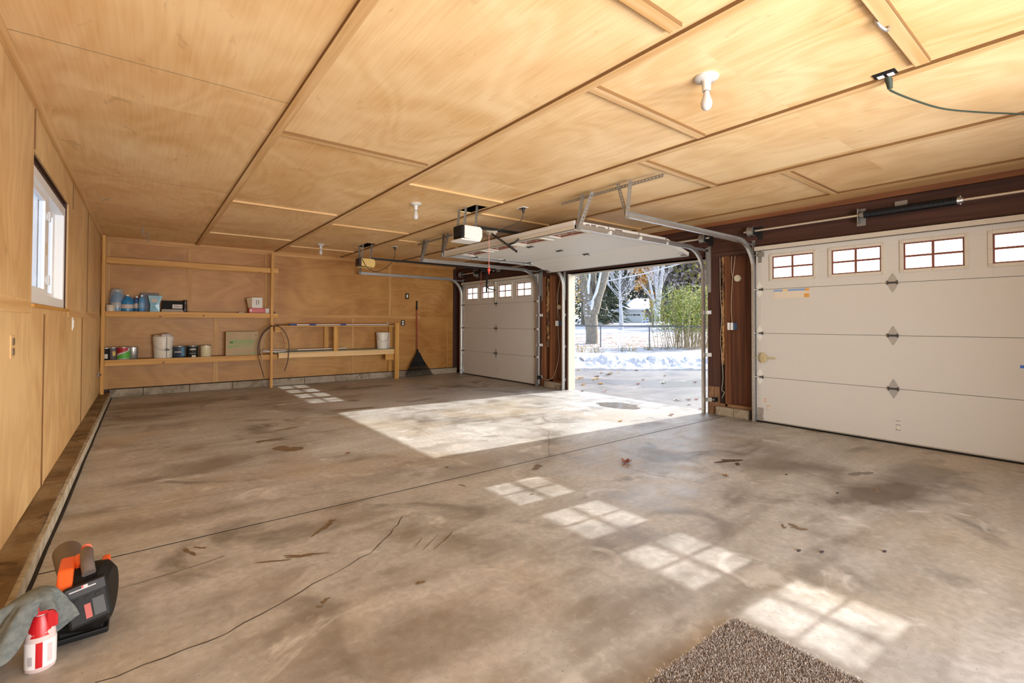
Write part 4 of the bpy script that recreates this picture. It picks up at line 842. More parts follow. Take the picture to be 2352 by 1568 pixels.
def lumpy(name, c, rad, m, label, cat, seed, grp=None, parent=None):
    bm = bmesh.new(); bmesh.ops.create_icosphere(bm, subdivisions=3, radius=1); rnd = random.Random(seed); ph = [rnd.uniform(0, 6) for _ in range(6)]
    for v in bm.verts:
        p = v.co.copy(); q = 1+.16*math.sin(7*p.x+ph[0]+3*p.y)+.14*math.sin(9*p.y+ph[1])+.10*math.sin(11*p.z+ph[2]+5*p.x)
        v.co = Vector((c[0]+rad[0]*p.x*q, c[1]+rad[1]*p.y*q, c[2]+rad[2]*p.z*q))
    me = bpy.data.meshes.new(name); bm.to_mesh(me); bm.free(); me.materials.append(m); me.polygons.foreach_set('use_smooth', [True]*len(me.polygons))
    o = bpy.data.objects.new(name, me); COL.objects.link(o)
    if label: tag(o, label, cat, grp)
    return o
lumpy('rag', (.29, 9.76, ZL+.368), (.075, .07, .035), mat('grey_rag', (.58, .52, .47), .9), 'pale grey rag bunched on top of the white pail', 'rag', 4)
lumpy('brown_paper_wad', (.175, 9.76, ZL+.366), (.055, .06, .02), mat('brown_wad', (.50, .36, .23), .8, col2=(.36, .2, .12), scale=30), 'brown wad lying left of the rag on the white pail', 'rag', 8)
cb_ = thing('cardboard_box', (1.40, 9.79, ZL), 'brown cardboard box with green lettering on lower shelf', 'box')
MC = mat('corrugated_card', (.46, .335, .19), .7, col2=(.43, .31, .175), scale=8)
B(1.142, 1.655, 9.70, 9.905, ZL, ZL+.425).build('carton_body', MC, cb_, bevel=.003)
M_gi = P_('green_ink', (.13, .33, .05))
def text(s_, size, loc, m, parent, bold=.0, shear=0, rot=(PI/2, 0, 0), name='printed_lettering', ext=.0006, align='LEFT', sx=1):
    c = bpy.data.curves.new(name, 'FONT'); c.body = s_; c.size = size; c.extrude = ext; c.offset = bold; c.shear = shear; c.align_x = align
    c.materials.append(m); o = bpy.data.objects.new(name, c); COL.objects.link(o); o.rotation_euler = rot; o.scale = (sx, 1, 1)
    o.parent = parent; q = parent; off = Vector(loc)
    while q is not None: off = off - Vector(q.location); q = q.parent
    o.location = off
    bpy.context.view_layer.update(); me = bpy.data.meshes.new_from_object(o.evaluated_get(bpy.context.evaluated_depsgraph_get()))
    q = bpy.data.objects.new(name, me); COL.objects.link(q); q.parent = parent; q.location = o.location; q.rotation_euler = o.rotation_euler; q.scale = o.scale
    if not me.materials: me.materials.append(m)
    bpy.data.objects.remove(o); return q
text('MENARDS', .094, (1.19, 9.698, ZL+.21), M_gi, cb_, .0022, .25, sx=.90)
MB().prism([(1.18, ZL+.155), (1.30, ZL+.165), (1.6, ZL+.178), (1.6, ZL+.185), (1.18, ZL+.182)], 1, 9.698, 9.6995).build('printed_swoosh', M_gi, cb_)
pp = MB()
for x0 in [1.2+.028*i for i in range(14)]: pp.box(x0, x0+.018, 9.698, 9.6995, ZL+.128, ZL+.142)
pp.box(1.55, 1.60, 9.698, 9.6995, ZL+.025, ZL+.05).box(1.16, 1.24, 9.698, 9.6995, ZL+.385, ZL+.395)
for x0 in [1.3+.03*i for i in range(8)]: pp.box(x0, x0+.018, 9.698, 9.6995, ZL+.03, ZL+.038)
pp.build('printed_small_text', P_('faded_green_ink', (.22, .36, .12)), cb_); MB().box(1.60, 1.62, 9.698, 9.6995, ZL+.35, ZL+.37).build('printed_stamp', P_('print_brown', (.25, .12, .06)), cb_)

# ---- strips hung over the low unit, poles, net, pails, rake
M_hose = mat('dark_brown_rubber', (.055, .035, .028), .5)
def strip(pts, label, m=M_hose, r=.007): return tag(MB().tube(smoothpts(pts, 8), r, 8).build('flexible_tube', m, smooth=True), label, 'tube', 'bent tubes hung over the end of the low shelf')
strip([(1.725, 9.52, .20), (1.66, 9.51, .44), (1.61, 9.50, .70), (1.66, 9.51, .95), (1.77, 9.54, 1.09), (1.86, 9.57, 1.125), (1.95, 9.57, 1.12)], 'long dark bent tube reaching lowest, left of the shelf post')
strip([(1.655, 9.53, .60), (1.64, 9.53, .78), (1.69, 9.54, .97), (1.78, 9.55, 1.08), (1.86, 9.58, 1.15)], 'second dark bent tube just inside the longest one')
strip([(1.70, 9.55, .50), (1.68, 9.55, .68), (1.70, 9.55, .86), (1.76, 9.56, 1.0), (1.84, 9.585, 1.07)], 'pale tan bent tube left of the shelf post', mat('tan_rubber', (.48, .36, .24), .5))
strip([(1.90, 9.555, 1.15), (1.97, 9.54, 1.12), (2.06, 9.52, 1.02), (2.125, 9.51, .84), (2.13, 9.51, .60), (2.10, 9.51, .42), (2.06, 9.51, .30)], 'dark bent tube arching right of the shelf post')
strip([(1.93, 9.66, 1.10), (2.02, 9.66, 1.0), (2.08, 9.66, .85), (2.09, 9.66, .70)], 'thin red-brown bent tube inside the right arch', mat('red_brown_rubber', (.20, .07, .04), .5), .004)
po = thing('telescopic_pole', (3.1, 9.62, 1.15), 'silver telescopic pole with blue collars on the low shelf top', 'pole')
MB().cyl((2.22, 9.62, 1.152), (4.11, 9.62, 1.158), .0145, n=12).build('pole_tube', mat('brushed_aluminium', (.80, .76, .74), .35, .6), po, smooth=True)
for a, b in ((2.16, 2.29), (2.52, 2.64), (3.11, 3.22)): MB().cyl((a, 9.62, 1.153), (b, 9.62, 1.155), .021, n=14).build('collar', mat('blue_collar', (.045, .08, .26), .4), po, smooth=True)
MB().cyl((3.96, 9.62, 1.158), (4.14, 9.62, 1.170), .008, n=8).cyl((4.11, 9.62, 1.16), (4.10, 9.62, 1.225), .008, n=8).build('pole_tip', M_galvd, po)
tag(MB().cyl((1.99, 9.70, 1.15), (3.6, 9.72, 1.15), .010, n=10).build('wooden_rod', P_('brown_rod', (.20, .09, .04)), smooth=True), 'thin dark brown rod behind the telescopic pole', 'rod')
tag(MB().box(3.72, 4.22, 9.60, 9.68, 1.1365, 1.142).build('thin_slat', P_('grey_slat', (.28, .24, .2))), 'thin dark slat under the tip of the telescopic pole', 'slat')
nt_ = thing('landing_net', (2.4, 9.7, .66), 'pale landing net frame with handle on the green board', 'net')
MB().tube([(1.93+.21*math.cos(R(t)), 9.68+.055*math.sin(R(t)), .672+.014*math.sin(R(t))) for t in range(0, 361, 12)], .009, 8).build('net_hoop', mat('aluminium_white', (.78, .75, .72), .35, .3), nt_, smooth=True)
MB().cyl((2.13, 9.68, .672), (2.32, 9.68, .672), .011, n=10).build('ferrule', M_galvd, nt_, smooth=True); MB().cyl((2.32, 9.68, .672), (3.26, 9.69, .682), .012, n=12).build('handle', MATS['aluminium_white'], nt_, smooth=True)
pail('bucket', 4.04, 9.73, .6465, .345, .128, 'white pail with wire handle at right end of the green board', [(3.91, 9.70, .93), (3.905, 9.63, .88), (3.94, 9.59, .82), (4.0, 9.58, .80), (4.08, 9.59, .83), (4.17, 9.66, .94)])
tag(B(4.10, 4.24, 9.80, 9.90, .6465, .98).build('pale_carton', P_('pinkish_card', (.58, .47, .42))), 'pale carton behind the white pail at right end', 'box')
rk = thing('leaf_rake', (4.92, 9.72, 0), 'black fan leaf rake with red handle leaning on the back wall', 'rake')
MB().cyl((4.93, 9.905, 1.49), (4.90, 9.80, .58), .0145, n=12).build('handle', mat('red_brown_handle', (.33, .055, .028), .45), rk, smooth=True)
MB().cyl((4.935, 9.915, 1.70), (4.93, 9.905, 1.49), .018, n=12).build('grip', M_black, rk, smooth=True)
MB().cyl((4.90, 9.80, .60), (4.895, 9.785, .50), .02, .03, n=12).build('socket', M_black, rk)
tn_ = MB(); K = 25
for i in range(K):
    t = i/(K-1); xb = 4.57+.66*t; a = Vector((4.895+(t-.5)*.05, 9.79, .52)); b = Vector((xb, 9.70-.0*abs(t-.5), .03)); c = b+Vector((0, -.03, -.022))
    tn_.tube([a, a.lerp(b, .5), b, c], [.006, .0065, .0065, .004], 6)
for h in (.45, .75):
    tn_.tube([tuple(Vector((4.895+(t-.5)*.05, 9.785, .52)).lerp(Vector((4.57+.66*t, 9.695, .03)), h)) for t in [k/12 for k in range(13)]], .008, 6)
tn_.prism([(4.86, .53), (4.93, .53), (5.08, .25), (5.03, .22), (4.76, .22), (4.71, .25)], 1, 9.745, 9.752)
tn_.build('rake_head', M_black, rk, smooth=True)

# ================================================================ THINGS AT THE LOWER LEFT
bl = thing('leaf_blower', (-.17, 2.5, 0), 'orange and black leaf blower standing on the floor by the left curb', 'leaf blower')
M_or = mat('orange_plastic', (.78, .115, .02), .35); M_bk = mat('black_housing', (.008, .0075, .0075), .5, spec=.2); M_tube = mat('grey_brown_tube', (.135, .105, .095), .4)
MB().tube([(-.262, 2.93, .16), (-.235, 2.78, .155), (-.205, 2.64, .15), (-.19, 2.55, .14)], [.050, .050, .051, .056], 28).build('blower_tube', M_tube, bl, smooth=True)
hs_ = MB()
hs_.tube([(-.235, 2.52, .125), (-.215, 2.515, .125), (-.115, 2.49, .125), (-.088, 2.485, .125)], [.095, .122, .122, .095], 30)
hs_.build('fan_housing', M_bk, bl, smooth=True)
MB().tube(smoothpts([(-.19, 2.66, .17), (-.195, 2.60, .215), (-.185, 2.55, .25), (-.17, 2.50, .24)], 6), [.03]*18+[.028], 14).build('orange_shroud', M_or, bl, smooth=True)
MB().prism([(2.40, .09), (2.62, .08), (2.69, .16), (2.64, .23), (2.56, .272), (2.46, .262), (2.40, .20)], 0, -.246, -.200).build('orange_side_shell', M_or, bl, bevel=.008)
MB().prism([(2.44, .08), (2.60, .10), (2.66, .17), (2.60, .235), (2.47, .225)], 0, -.125, -.098).build('orange_side_shell', M_or, bl, bevel=.008)
MB().tube(smoothpts([(-.175, 2.62, .255), (-.170, 2.55, .275), (-.163, 2.47, .268), (-.155, 2.43, .24)], 6), .021, 14).build('handle_grip', M_tube, bl, smooth=True)
MB().tube(smoothpts([(-.178, 2.645, .215), (-.177, 2.64, .26), (-.174, 2.60, .275)], 6), .018, 10).build('orange_handle_front', M_or, bl, smooth=True)
batM = Matrix.Translation((-.155, 2.395, .150)) @ Euler((R(-20), R(-8), R(8))).to_matrix().to_4x4()
MB().box(-.062, .062, -.030, .045, -.075, .072, M=batM).build('battery_pack', mat('battery_plastic', (.010, .009, .0085), .5, spec=.2), bl, bevel=.010)
MB().box(-.056, .056, -.033, -.029, .030, .066, M=batM).build('battery_top_label', mat('grey_label_plastic', (.025, .022, .022), .4, spec=.25), bl, bevel=.001)
MB().box(-.045, .030, -.0345, -.033, .050, .054, M=batM).box(-.010, .008, -.0345, -.033, .054, .063, M=batM).build('silver_logo', mat('silver_ink', (.45, .42, .42), .3), bl)
MB().box(-.010, -.004, -.0350, -.033, .0545, .0625, M=batM).build('red_logo_spot', M_redp, bl)
MB().box(-.012, .006, -.0325, -.0295, -.055, -.005, M=batM).build('red_side_label', mat('label_dull_red', (.40, .06, .04), .5), bl)
MB().box(.012, .045, -.0322, -.0295, -.055, .005, M=batM).build('printed_panel', mat('label_grey_dark', (.035, .032, .03), .5), bl)
for q in (-.03, 0, .03): MB().box(q-.006, q+.008, -.034, -.029, .006, .022, M=batM).build('moulded_rib', M_bk, bl)
MB().box(-.255, -.095, 2.42, 2.56, 0, .022).box(-.24, -.11, 2.43, 2.54, .02, .08).build('foot', M_bk, bl, bevel=.006)

sp = thing('spray_bottle', (-.27, 2.31, 0), 'red and white spray bottle under the grey cloth', 'spray bottle')
MB().lathe([(.030, 0), (.036, .006), (.037, .10), (.035, .13), (.022, .165), (.014, .185), (.014, .195)], 22, (-.27, 2.31, 0), sx=1.1, sy=.8).build('bottle_body', mat('pinkish_translucent', (.66, .52, .50), .25), sp, smooth=True)
n_ = MB(); n_.lathe([(.0372, .0), (.0380, .088)], 22, (-.27, 2.31, .016), sx=1.1, sy=.8); n_.build('white_label', mat('white_bottle_label', (.78, .74, .74), .35), sp, smooth=True)
def bwrap(nm, fn, m, a0, a1, rr=.0386):
    vs = []; n = 12
    for i in range(n+1):
        a = a0+(a1-a0)*i/n; z0, z1 = fn(i/n); vs += [(-.27+rr*1.1*math.cos(R(a)), 2.31+rr*.8*math.sin(R(a)), z0), (-.27+rr*1.1*math.cos(R(a)), 2.31+rr*.8*math.sin(R(a)), z1)]
    MB().add(vs, [(2*i, 2*i+2, 2*i+3, 2*i+1) for i in range(n)]).build(nm, m, sp)
M_rd = mat('deep_red_print', (.50, .01, .015), .35)
bwrap('red_label_band', lambda t: (.018, .103), M_rd, 258, 282); bwrap('grey_label_print', lambda t: (.03, .06), P_('grey_print', (.42, .38, .40)), 228, 246, .0388); bwrap('stripe_print', lambda t: (.03, .09), P_('pink_print', (.62, .5, .52)), 300, 318, .0388)
MB().lathe([(.030, .118), (.024, .160), (.016, .183)], 18, (-.27, 2.31, .002), sx=1.25, sy=1.0).build('red_shoulder', M_rd, sp, smooth=True)
MB().box(-.29, -.25, 2.29, 2.33, .190, .222).box(-.255, -.225, 2.29, 2.30, .14, .2).build('trigger_head', M_rd, sp, bevel=.006)

# grey cloth: a draped sheet pushed down over the bottle's head
def cloth():
    nu, nv = 46, 46; vs = []; rnd = random.Random(5)
    cx, cy0 = -.285, 2.325
    for i in range(nu):
        for j in range(nv):
            a, b = (i/(nu-1)-.5)*2, (j/(nv-1)-.5)*2
            rr = math.hypot(a, b); th = math.atan2(b, a)
            K = [(-180, .20), (-135, .185), (-112, .16), (-90, .06), (-60, .03), (-35, .05), (-10, .12), (25, .13), (70, .10), (120, .12), (180, .20)]
            td = math.degrees(th)
            hl = next(p[1]+(q[1]-p[1])*(.5-.5*math.cos(PI*(td-p[0])/(q[0]-p[0]))) for p, q in zip(K[:-1], K[1:]) if td <= q[0]+1e-6)
            rad = min(rr, 1.18)*(.046+hl)
            flat = min(rad, .046); hang = max(0, rad-.046)
            fold = .5+.5*math.sin(th*6+.8+1.2*math.sin(th*2)); out = flat+hang*(.05+.30*fold)+.014*min(1, hang/.03)*math.sin(th*6+.5)+.006*min(1, hang/.03)*math.sin(th*13+2)
            left = max(0, -math.cos(th))
            out += hang*left*.5
            x = cx+out*math.cos(th)*1.1; y = cy0+out*math.sin(th)*.9
            z = .262-5.0*flat**2-hang*(1.03-.35*left)*(1.0-.10*fold)+.005*math.sin(9*a+5*b)
            if x < -.405: z = max(z, .088+.003*math.sin(20*y))
            x = max(x, -.532)
            vs.append((x, y, max(z, .012)))
    fs = [(i*nv+j, (i+1)*nv+j, (i+1)*nv+j+1, i*nv+j+1) for i in range(nu-1) for j in range(nv-1)]
    o = MB().add(vs, fs).build('cloth', mat('grey_green_microfibre', (.115, .130, .125), .95, col2=(.17, .185, .175), scale=60, bump=.35, bscale=400), smooth=True)
    s_ = o.modifiers.new('s', 'SOLIDIFY'); s_.thickness = .004; sb_ = o.modifiers.new('ss', 'SUBSURF'); sb_.levels = sb_.render_levels = 1
    return tag(o, 'grey cloth draped over the spray bottle and the left curb', 'cloth')
cloth()

# ---- shag rug, its clear underlay and floor leaves
rg = thing('shag_rug', (1.35, .55, 0), 'taupe shag rug corner at the bottom edge', 'rug')
B(.7, 1.885, .12, .962, 0, .012).build('rug_backing', mat('rug_base', (.20, .16, .135), .95), rg)
def pile():
    rnd = random.Random(11); vs = []; fs = []; n = 0; mi = []
    for k in range(95000):
        x, y = rnd.uniform(1.15, 1.893) if k % 5 else rnd.uniform(.72, 1.15), rnd.uniform(.42, .972) if k % 6 else rnd.uniform(.14, .42)
        h = rnd.uniform(.007, .014); dxr, dyr = rnd.gauss(0, .005), rnd.gauss(0, .005); ww = .0013; a = rnd.uniform(0, PI)
        c, s_ = math.cos(a)*ww, math.sin(a)*ww
        vs += [(x-c, y-s_, .008), (x+c, y+s_, .008), (x+dxr+c*.6, y+dyr+s_*.6, .010+h), (x+dxr-c*.6, y+dyr-s_*.6, .010+h)]
        fs.append((n, n+1, n+2, n+3)); n += 4; mi.append(rnd.choice((0, 0, 1, 1, 2)))
    mb = MB(); mb.v = vs; mb.f = fs; mb.m = mi
    off = rg.location; me = bpy.data.meshes.new('rug_pile'); me.from_pydata([(a-off.x, b-off.y, c-off.z) for a, b, c in vs], [], fs)
    for c in ((.40, .345, .305), (.54, .475, .425), (.25, .20, .17)): me.materials.append(mat('pile_%.2f' % c[0], c, .9))
    me.polygons.foreach_set('material_index', mi)
    o = bpy.data.objects.new('rug_pile', me); COL.objects.link(o); o.parent = rg; o['kind'] = 'stuff'
pile()
ul = MB()
for i in range(16):
    y = .93-.045*i; xx = 1.905+.008*math.sin(i*1.7)+(.010 if i % 2 else 0); ul.lathe([(.022, 0), (.021, .004), (.012, .007)], 14, (xx, y, .001), sy=1.15)
tag(ul.build('clear_rug_gripper', M_under, smooth=True), 'clear scalloped vinyl edging along the rug border', 'rug edging', None, 'stuff')

def leaf(x, y, z, size, col, rot, curl, label, group, name='dry_leaf'):
    rnd = random.Random(int(x*977+y*331)); pts = []; K = 5; n = 30
    for i in range(n):
        a = 2*PI*i/n; q = size*(.55+.45*abs(math.cos(a*K/2)))*(1 if i % 2 else .86); pts.append((q*math.cos(a)*1.15, q*math.sin(a)*.8))
    c, s_ = math.cos(rot), math.sin(rot); vs = [(x, y, z+.004)]
    for u, v in pts: vs.append((x+u*c-v*s_, y+u*s_+v*c, z+.002+curl*(v*v+.3*u*u)/size+rnd.uniform(0, size*.12)))
    mb = MB().add(vs, [(0, 1+i, 1+(i+1) % n) for i in range(n)])
    mb.tube([(x-size*1.5*c, y-size*1.5*s_, z+.003), (x, y, z+.005)], size*.03+.0005, 5)
    return tag(mb.build(name, mat('leaf_%s' % str(col), col, .7)), label, 'leaf', group)
LB, LY, LR, LD, LW = (.22, .065, .03), (.62, .34, .05), (.40, .10, .05), (.10, .055, .035), (.62, .52, .42)
leaf(3.28, 2.62, 0, .065, (.20, .06, .035), .4, .8, 'curled red-brown leaf on the floor below the control joint', 'dry leaves on the garage floor')
leaf(3.63, 1.93, 0, .028, (.28, .16, .06), 1.2, .6, 'small brown star-shaped leaf on the middle of the floor', 'dry leaves on the garage floor')
leaf(1.49, 4.36, 0, .025, (.24, .07, .04), .2, .6, 'tiny red-brown leaf left of the sunlit patch', 'dry leaves on the garage floor')
leaf(4.62, 3.78, 0, .035, LY, 1.0, .5, 'small yellow leaf on the sunlit concrete near its front edge', 'dry leaves on the garage floor')
leaf(5.52, 4.34, .001, .022, LW, 1.0, .5, 'tiny pale leaf in the melt-water puddle', 'dry leaves on the garage floor')
leaf(5.45, 3.62, 0, .045, (.28, .13, .06), .7, .8, 'curled brown leaf on the sunlit floor near the right jamb', 'dry leaves on the garage floor')
leaf(6.15, 3.62, 0, .045, LB, .7, .8, 'dark red leaf at the threshold by the right jamb', 'dry leaves on the garage floor')
leaf(6.1, 5.83, 0, .045, LD, .3, .8, 'dark curled leaf at the threshold by the left jamb', 'dry leaves on the garage floor')
leaf(6.45, 5.62, 0, .045, (.42, .12, .09), .9, .7, 'pinkish red leaf just outside the left half of the threshold', 'dry leaves on the garage floor')
for i, (x, y, d) in enumerate([(4.05, 1.65, 'near the middle of the dim floor'), (3.9, 1.25, 'below the blue sheen on the floor'), (2.75, 1.06, 'between the third and fourth window patches'), (2.83, .98, 'just right of another chip by the third window patch'), (3.1, .78, 'right of the third window patch'), (2.0, 3.45, 'beside the control joint')]):
    tag(MB().lathe([(.010, 0), (.012, .003), (.004, .006)], 7, (x, y, 0), sx=1.6, sy=.7).build('dark_chip', P_('dark_chip_col', (.05, .04, .04))), 'small dark chip of debris ' + d, 'debris', 'dark chips on the floor')

# ================================================================ OUTDOORS
def yard(s, d, z=0): return (s*.7898+d*.6134, -s*.6134+d*.7898, z)     # s metres to the right, d metres out along the view
def gz(d):
    if d < 12.6: return -.01
    if d < 24: return -.01+.12*(d-12.6)/11.4
    return .11+(d-24)*.0245
def bank(d): return .24*math.exp(-((d-13.25)/.7)**2)
def snow_mat():
    m, t, p = new_mat('snow_with_leaf_litter'); setp(p, .7, 0, .3); g = N(t)
    tc = t.nodes.new('ShaderNodeTexCoord'); o = tc.outputs['Object']
    dn = t.nodes.new('ShaderNodeVectorMath'); dn.operation = 'DOT_PRODUCT'; t.links.new(o, dn.inputs[0]); dn.inputs[1].default_value = (.6134, .7898, 0)
    d = dn.outputs['Value']
    n = g.noise(o, 5, 6, .5); n2 = g.noise(o, 1.1, 3); n3 = g.noise(o, 30, 2)
    band = g.ramp(g.math('DIVIDE', d, 60.0), [(.27, (.0,)*3), (.36, (.9,)*3), (.50, (.9,)*3), (.72, (.25,)*3)])
    msk = g.math('MULTIPLY', g.ramp(g.math('ADD', g.math('MULTIPLY', n, .8), g.math('MULTIPLY', n2, .35)), [(.535, (0, 0, 0)), (.60, (1, 1, 1))]), band)
    brown = g.ramp(n3, [(.35, (.09, .055, .03)), (.6, (.30, .15, .05))])
    c = g.mix(msk, (.62, .64, .69), brown); t.links.new(c, p.inputs['Base Color'])
    b = t.nodes.new('ShaderNodeBump'); b.inputs['Strength'].default_value = .9; b.inputs['Distance'].default_value = .08
    t.links.new(n, b.inputs['Height']); t.links.new(b.outputs[0], p.inputs['Normal']); return m
M_snow = snow_mat()
rnd = random.Random(21)
ds = [12.25, 12.29, 12.33, 12.38, 12.43, 12.48, 12.54, 12.6, 12.67, 12.74, 12.82, 12.9, 12.98, 13.06, 13.15, 13.25, 13.36, 13.5, 13.65, 13.85, 14.1, 14.6, 15.2, 16, 17, 18.5, 20, 22, 24, 28, 34, 42, 55, 75, 100, 140]
ss = [-60, -30, -15, -8, -4] + [-3+.05*i for i in range(255)] + [10.5, 12, 15, 20, 30, 50, 90]
from mathutils import noise as mn
vs = []
for d in ds:
    for s_ in ss:
        k = mn.noise(Vector((s_*3.2, d*3.2, 0))); k2 = mn.noise(Vector((s_*9, d*9, 3)))
        lump = max(0, 1-abs(d-13.0)/1.0)
        z = gz(d) + bank(d)*(1+.6*k)+lump*(.065*k2+.05*mn.noise(Vector((s_*22, d*22, 5))))
        if d == 12.25: z = -.06
        vs.append(yard(s_, d+(.22*mn.noise(Vector((s_*.8, 0, 9))) if d < 13 else 0), z))
nS = len(ss)
tag(MB().add(vs, [(i*nS+j, i*nS+j+1, (i+1)*nS+j+1, (i+1)*nS+j) for i in range(len(ds)-1) for j in range(nS-1)]).build('snowy_lawn', M_snow, smooth=True), 'snow-covered lawn with ploughed bank and leaf litter', None, None, 'structure')
tag(MB().box(6.13, 34, -16, 34, -.14, -.012).build('driveway', M_drive), 'concrete driveway outside the garage doors', None, None, 'structure')
tag(MB().slab(2, -.2, -.15, -80, 140, -90, 140).build('ground', mat('plain_snow', (.62, .64, .69), .8)), 'snowy ground around the garage', None, None, 'structure')
tag(MB().add([yard(a, b, -.0105) for a, b in [(q[0]+3.6, q[1]+9.6) for q in blob(0, 0, 1.9, .75, 0, 60, 4, .7)]], [tuple(range(40))]).build('puddle', mat('wet_driveway', (.165, .157, .155), .25, spec=.6)), 'wide wet patch across the driveway outside', 'puddle')
# leaves on the driveway, placed on its surface
DL = [(1332, 868, LY, .06, 'first yellow leaf pile member nearest the left jamb'), (1362, 872, LY, .05, ''), (1400, 860, (.30, .16, .05), .06, ''), (1404, 856, LY, .06, ''), (1372, 865, (.2, .1, .05), .06, ''), (1381, 857, LB, .05, ''), (1328, 850, LY, .06, ''), (1334, 846, LB, .05, ''), (1378, 848, LY, .06, ''), (1426, 848, LB, .05, ''), (1420, 855, LY, .045, ''), (1395, 861, LD, .05, ''),
      (1371, 870, LY, .06, ''), (1340, 884, LY, .06, ''), (1380, 882, LY, .06, ''), (1326, 871, LY, .05, ''), (1337, 868, LY, .045, ''), (1477, 872, LB, .045, ''), (1466, 882, LR, .045, ''), (1524, 880, (.78, .76, .72), .07, ''), (1527, 863, LR, .05, ''), (1556, 919, (.75, .72, .66), .06, ''), (1600, 917, LR, .05, ''), (1583, 918, LW, .045, ''), (1583, 929, LW, .04, ''), (1596, 878, LB, .05, ''), (1461, 851, LB, .05, '')]
leafdesc = ['yellow leaf beside the left jamb, front of the leaf cluster', 'yellow leaf alone right of the jamb cluster', 'olive-brown leaf in the centre of the upper cluster', 'brightest yellow leaf in front of the snow bank', 'dark brown leaf between two yellow leaves', 'dark red leaf close to the snow bank, left half', 'yellow leaf under the snow bank at far left', 'dark leaf under the snow bank at far left', 'yellow leaf touching the snow bank', 'dark leaf touching the snow bank near the middle', 'small yellow leaf right of the brightest yellow leaf', 'near-black leaf in front of the yellow ones',
      'yellow upright leaf mid-driveway, left third', 'yellow leaf lowest on the left side', 'flat yellow-brown leaf second lowest on the left', 'tiny yellow leaf against the left jamb', 'small yellow leaf right of the tiny one by the jamb', 'brown leaf in the middle of the driveway', 'red-brown leaf centred on the wet patch', 'large white curled leaf right of the middle', 'reddish leaf behind the white curled leaf', 'white leaf in the shade near the threshold', 'reddish leaf closest to the right jamb', 'small pale leaf left of the reddish one by the jamb', 'smallest pale leaf nearest the threshold', 'brown leaf halfway out at the right jamb', 'brown leaf touching the snow bank right of centre']
for i, (px, py, c, sz, _) in enumerate(DL):
    d_ = fw + r2*((px-1176)/1087.7) - u2*((py-784+59.65)/1087.7); t_ = (-.01-CH)/d_.z
    leaf(d_.x*t_, d_.y*t_, -.011, sz, c, i*1.3, .7, leafdesc[i], 'fallen leaves on the driveway')

# chain link fence
M_fence = mat('dark_fence_steel', (.10, .10, .12), .5, .3)
fe = thing('chain_link_fence', yard(5, 21), 'low dark chain link fence crossing the snowy lawn', 'fence')
def F(t, z=0): a, b = (2.0, 22.6), (11.5, 19.4); s_ = a[0]+(b[0]-a[0])*t; d = a[1]+(b[1]-a[1])*t; return Vector(yard(s_, d, gz(d)+z))
MB().tube([F(-.6, .97), F(0, .97), F(.3, .99), F(1.2, 1.0)], .024, 8).build('top_rail', M_fence, fe)
for s_, d in ((4.10, 20.35), (6.15, 20.9), (2.05, 22.6), (8.3, 20.5), (10.4, 19.8)):
    tt = (s_-2.0)/9.5; q = F(tt); MB().tube([q-Vector((0, 0, .05)), q+Vector((0, 0, .99))], .028, 8).build('fence_post', M_fence, fe)
wm = MB(); L = 230
for i in range(L):
    for sg in (1, -1):
        t0 = -.3+1.45*i/L; a = F(t0, .03); b = F(t0+sg*.094, .96)
        dvec = Vector((.002, .002, 0)); wm.add([a-dvec, a+dvec, b+dvec, b-dvec], [(0, 1, 2, 3)])
wm.build('wire_mesh', mat('grey_wire', (.34, .35, .38), .5, .3), fe)

# trees
M_bark = mat('furrowed_bark', (.17, .145, .115), .9, col2=(.32, .285, .23), scale=9, stretch=(6, 6, .8), lo=.4, hi=.6, bump=1.0)
M_snowb = mat('snowy_bark', (.52, .52, .55), .8, col2=(.30, .28, .28), scale=6, lo=.5, hi=.62)
M_sn = mat('branch_snow', (.66, .68, .73), .8)
M_twig = mat('frosted_twig', (.24, .22, .215), .9)
bt_ = thing('tree', yard(4.25, 24.8, .1), 'massive grey forked tree with snow lines on its limbs behind the fence', 'tree')
def C(px, py, d):                           # a point at depth d seen at the photo coordinates, used to read off real positions
    q = fw + r2*((px-1176)/1087.7) - u2*((py-784+59.65)/1087.7); k = d/(q.x*.6134+q.y*.7898); return Vector((q.x*k, q.y*k, CH+q.z*k))
D0 = 24.8
MB().tube(smoothpts([C(1360, 795, D0), C(1360, 785, D0), C(1360, 765, D0), C(1358, 740, D0), C(1356, 715, D0), C(1354, 695, D0), C(1345, 668, D0), C(1335, 640, D0), C(1328, 600, D0), C(1325, 540, D0)], 4), [.46, .40, .36, .34, .33, .325, .32, .32, .32, .32, .33, .33, .335, .34, .35, .36, .37, .37, .36, .36, .35]+[.33]*16, 16).build('trunk', M_bark, bt_, smooth=True)
MB().tube(smoothpts([C(1362, 718, D0), C(1368, 695, D0), C(1376, 668, D0), C(1385, 640, D0), C(1392, 605, D0), C(1396, 540, D0)], 4), [.30]*5+[.27]*6+[.25]*10, 14).build('right_limb', M_bark, bt_, smooth=True)
MB().tube([C(1357, 700, D0+.3), C(1360, 670, D0+.3), C(1362, 630, D0+.3), C(1360, 560, D0+.3)], [.24, .2, .18, .17], 12).build('middle_limb', M_bark, bt_, smooth=True)
MB().tube([C(1336, 690, D0), C(1326, 668, D0), C(1316, 655, D0), C(1290, 640, D0)], [.14, .11, .09, .07], 10).build('small_left_limb', M_bark, bt_, smooth=True)
for k, pts in enumerate([[(1361, 690), (1370, 670), (1376, 645), (1380, 625), (1384, 600)], [(1352, 675), (1351, 655), (1354, 640), (1355, 610)], [(1358, 712), (1360, 700), (1362, 690)]]):
    MB().tube([C(a, b, D0-.42) for a, b in pts], [.05, .075, .06, .05, .05][:len(pts)], 8).build('snow_line', M_sn, bt_, smooth=True)
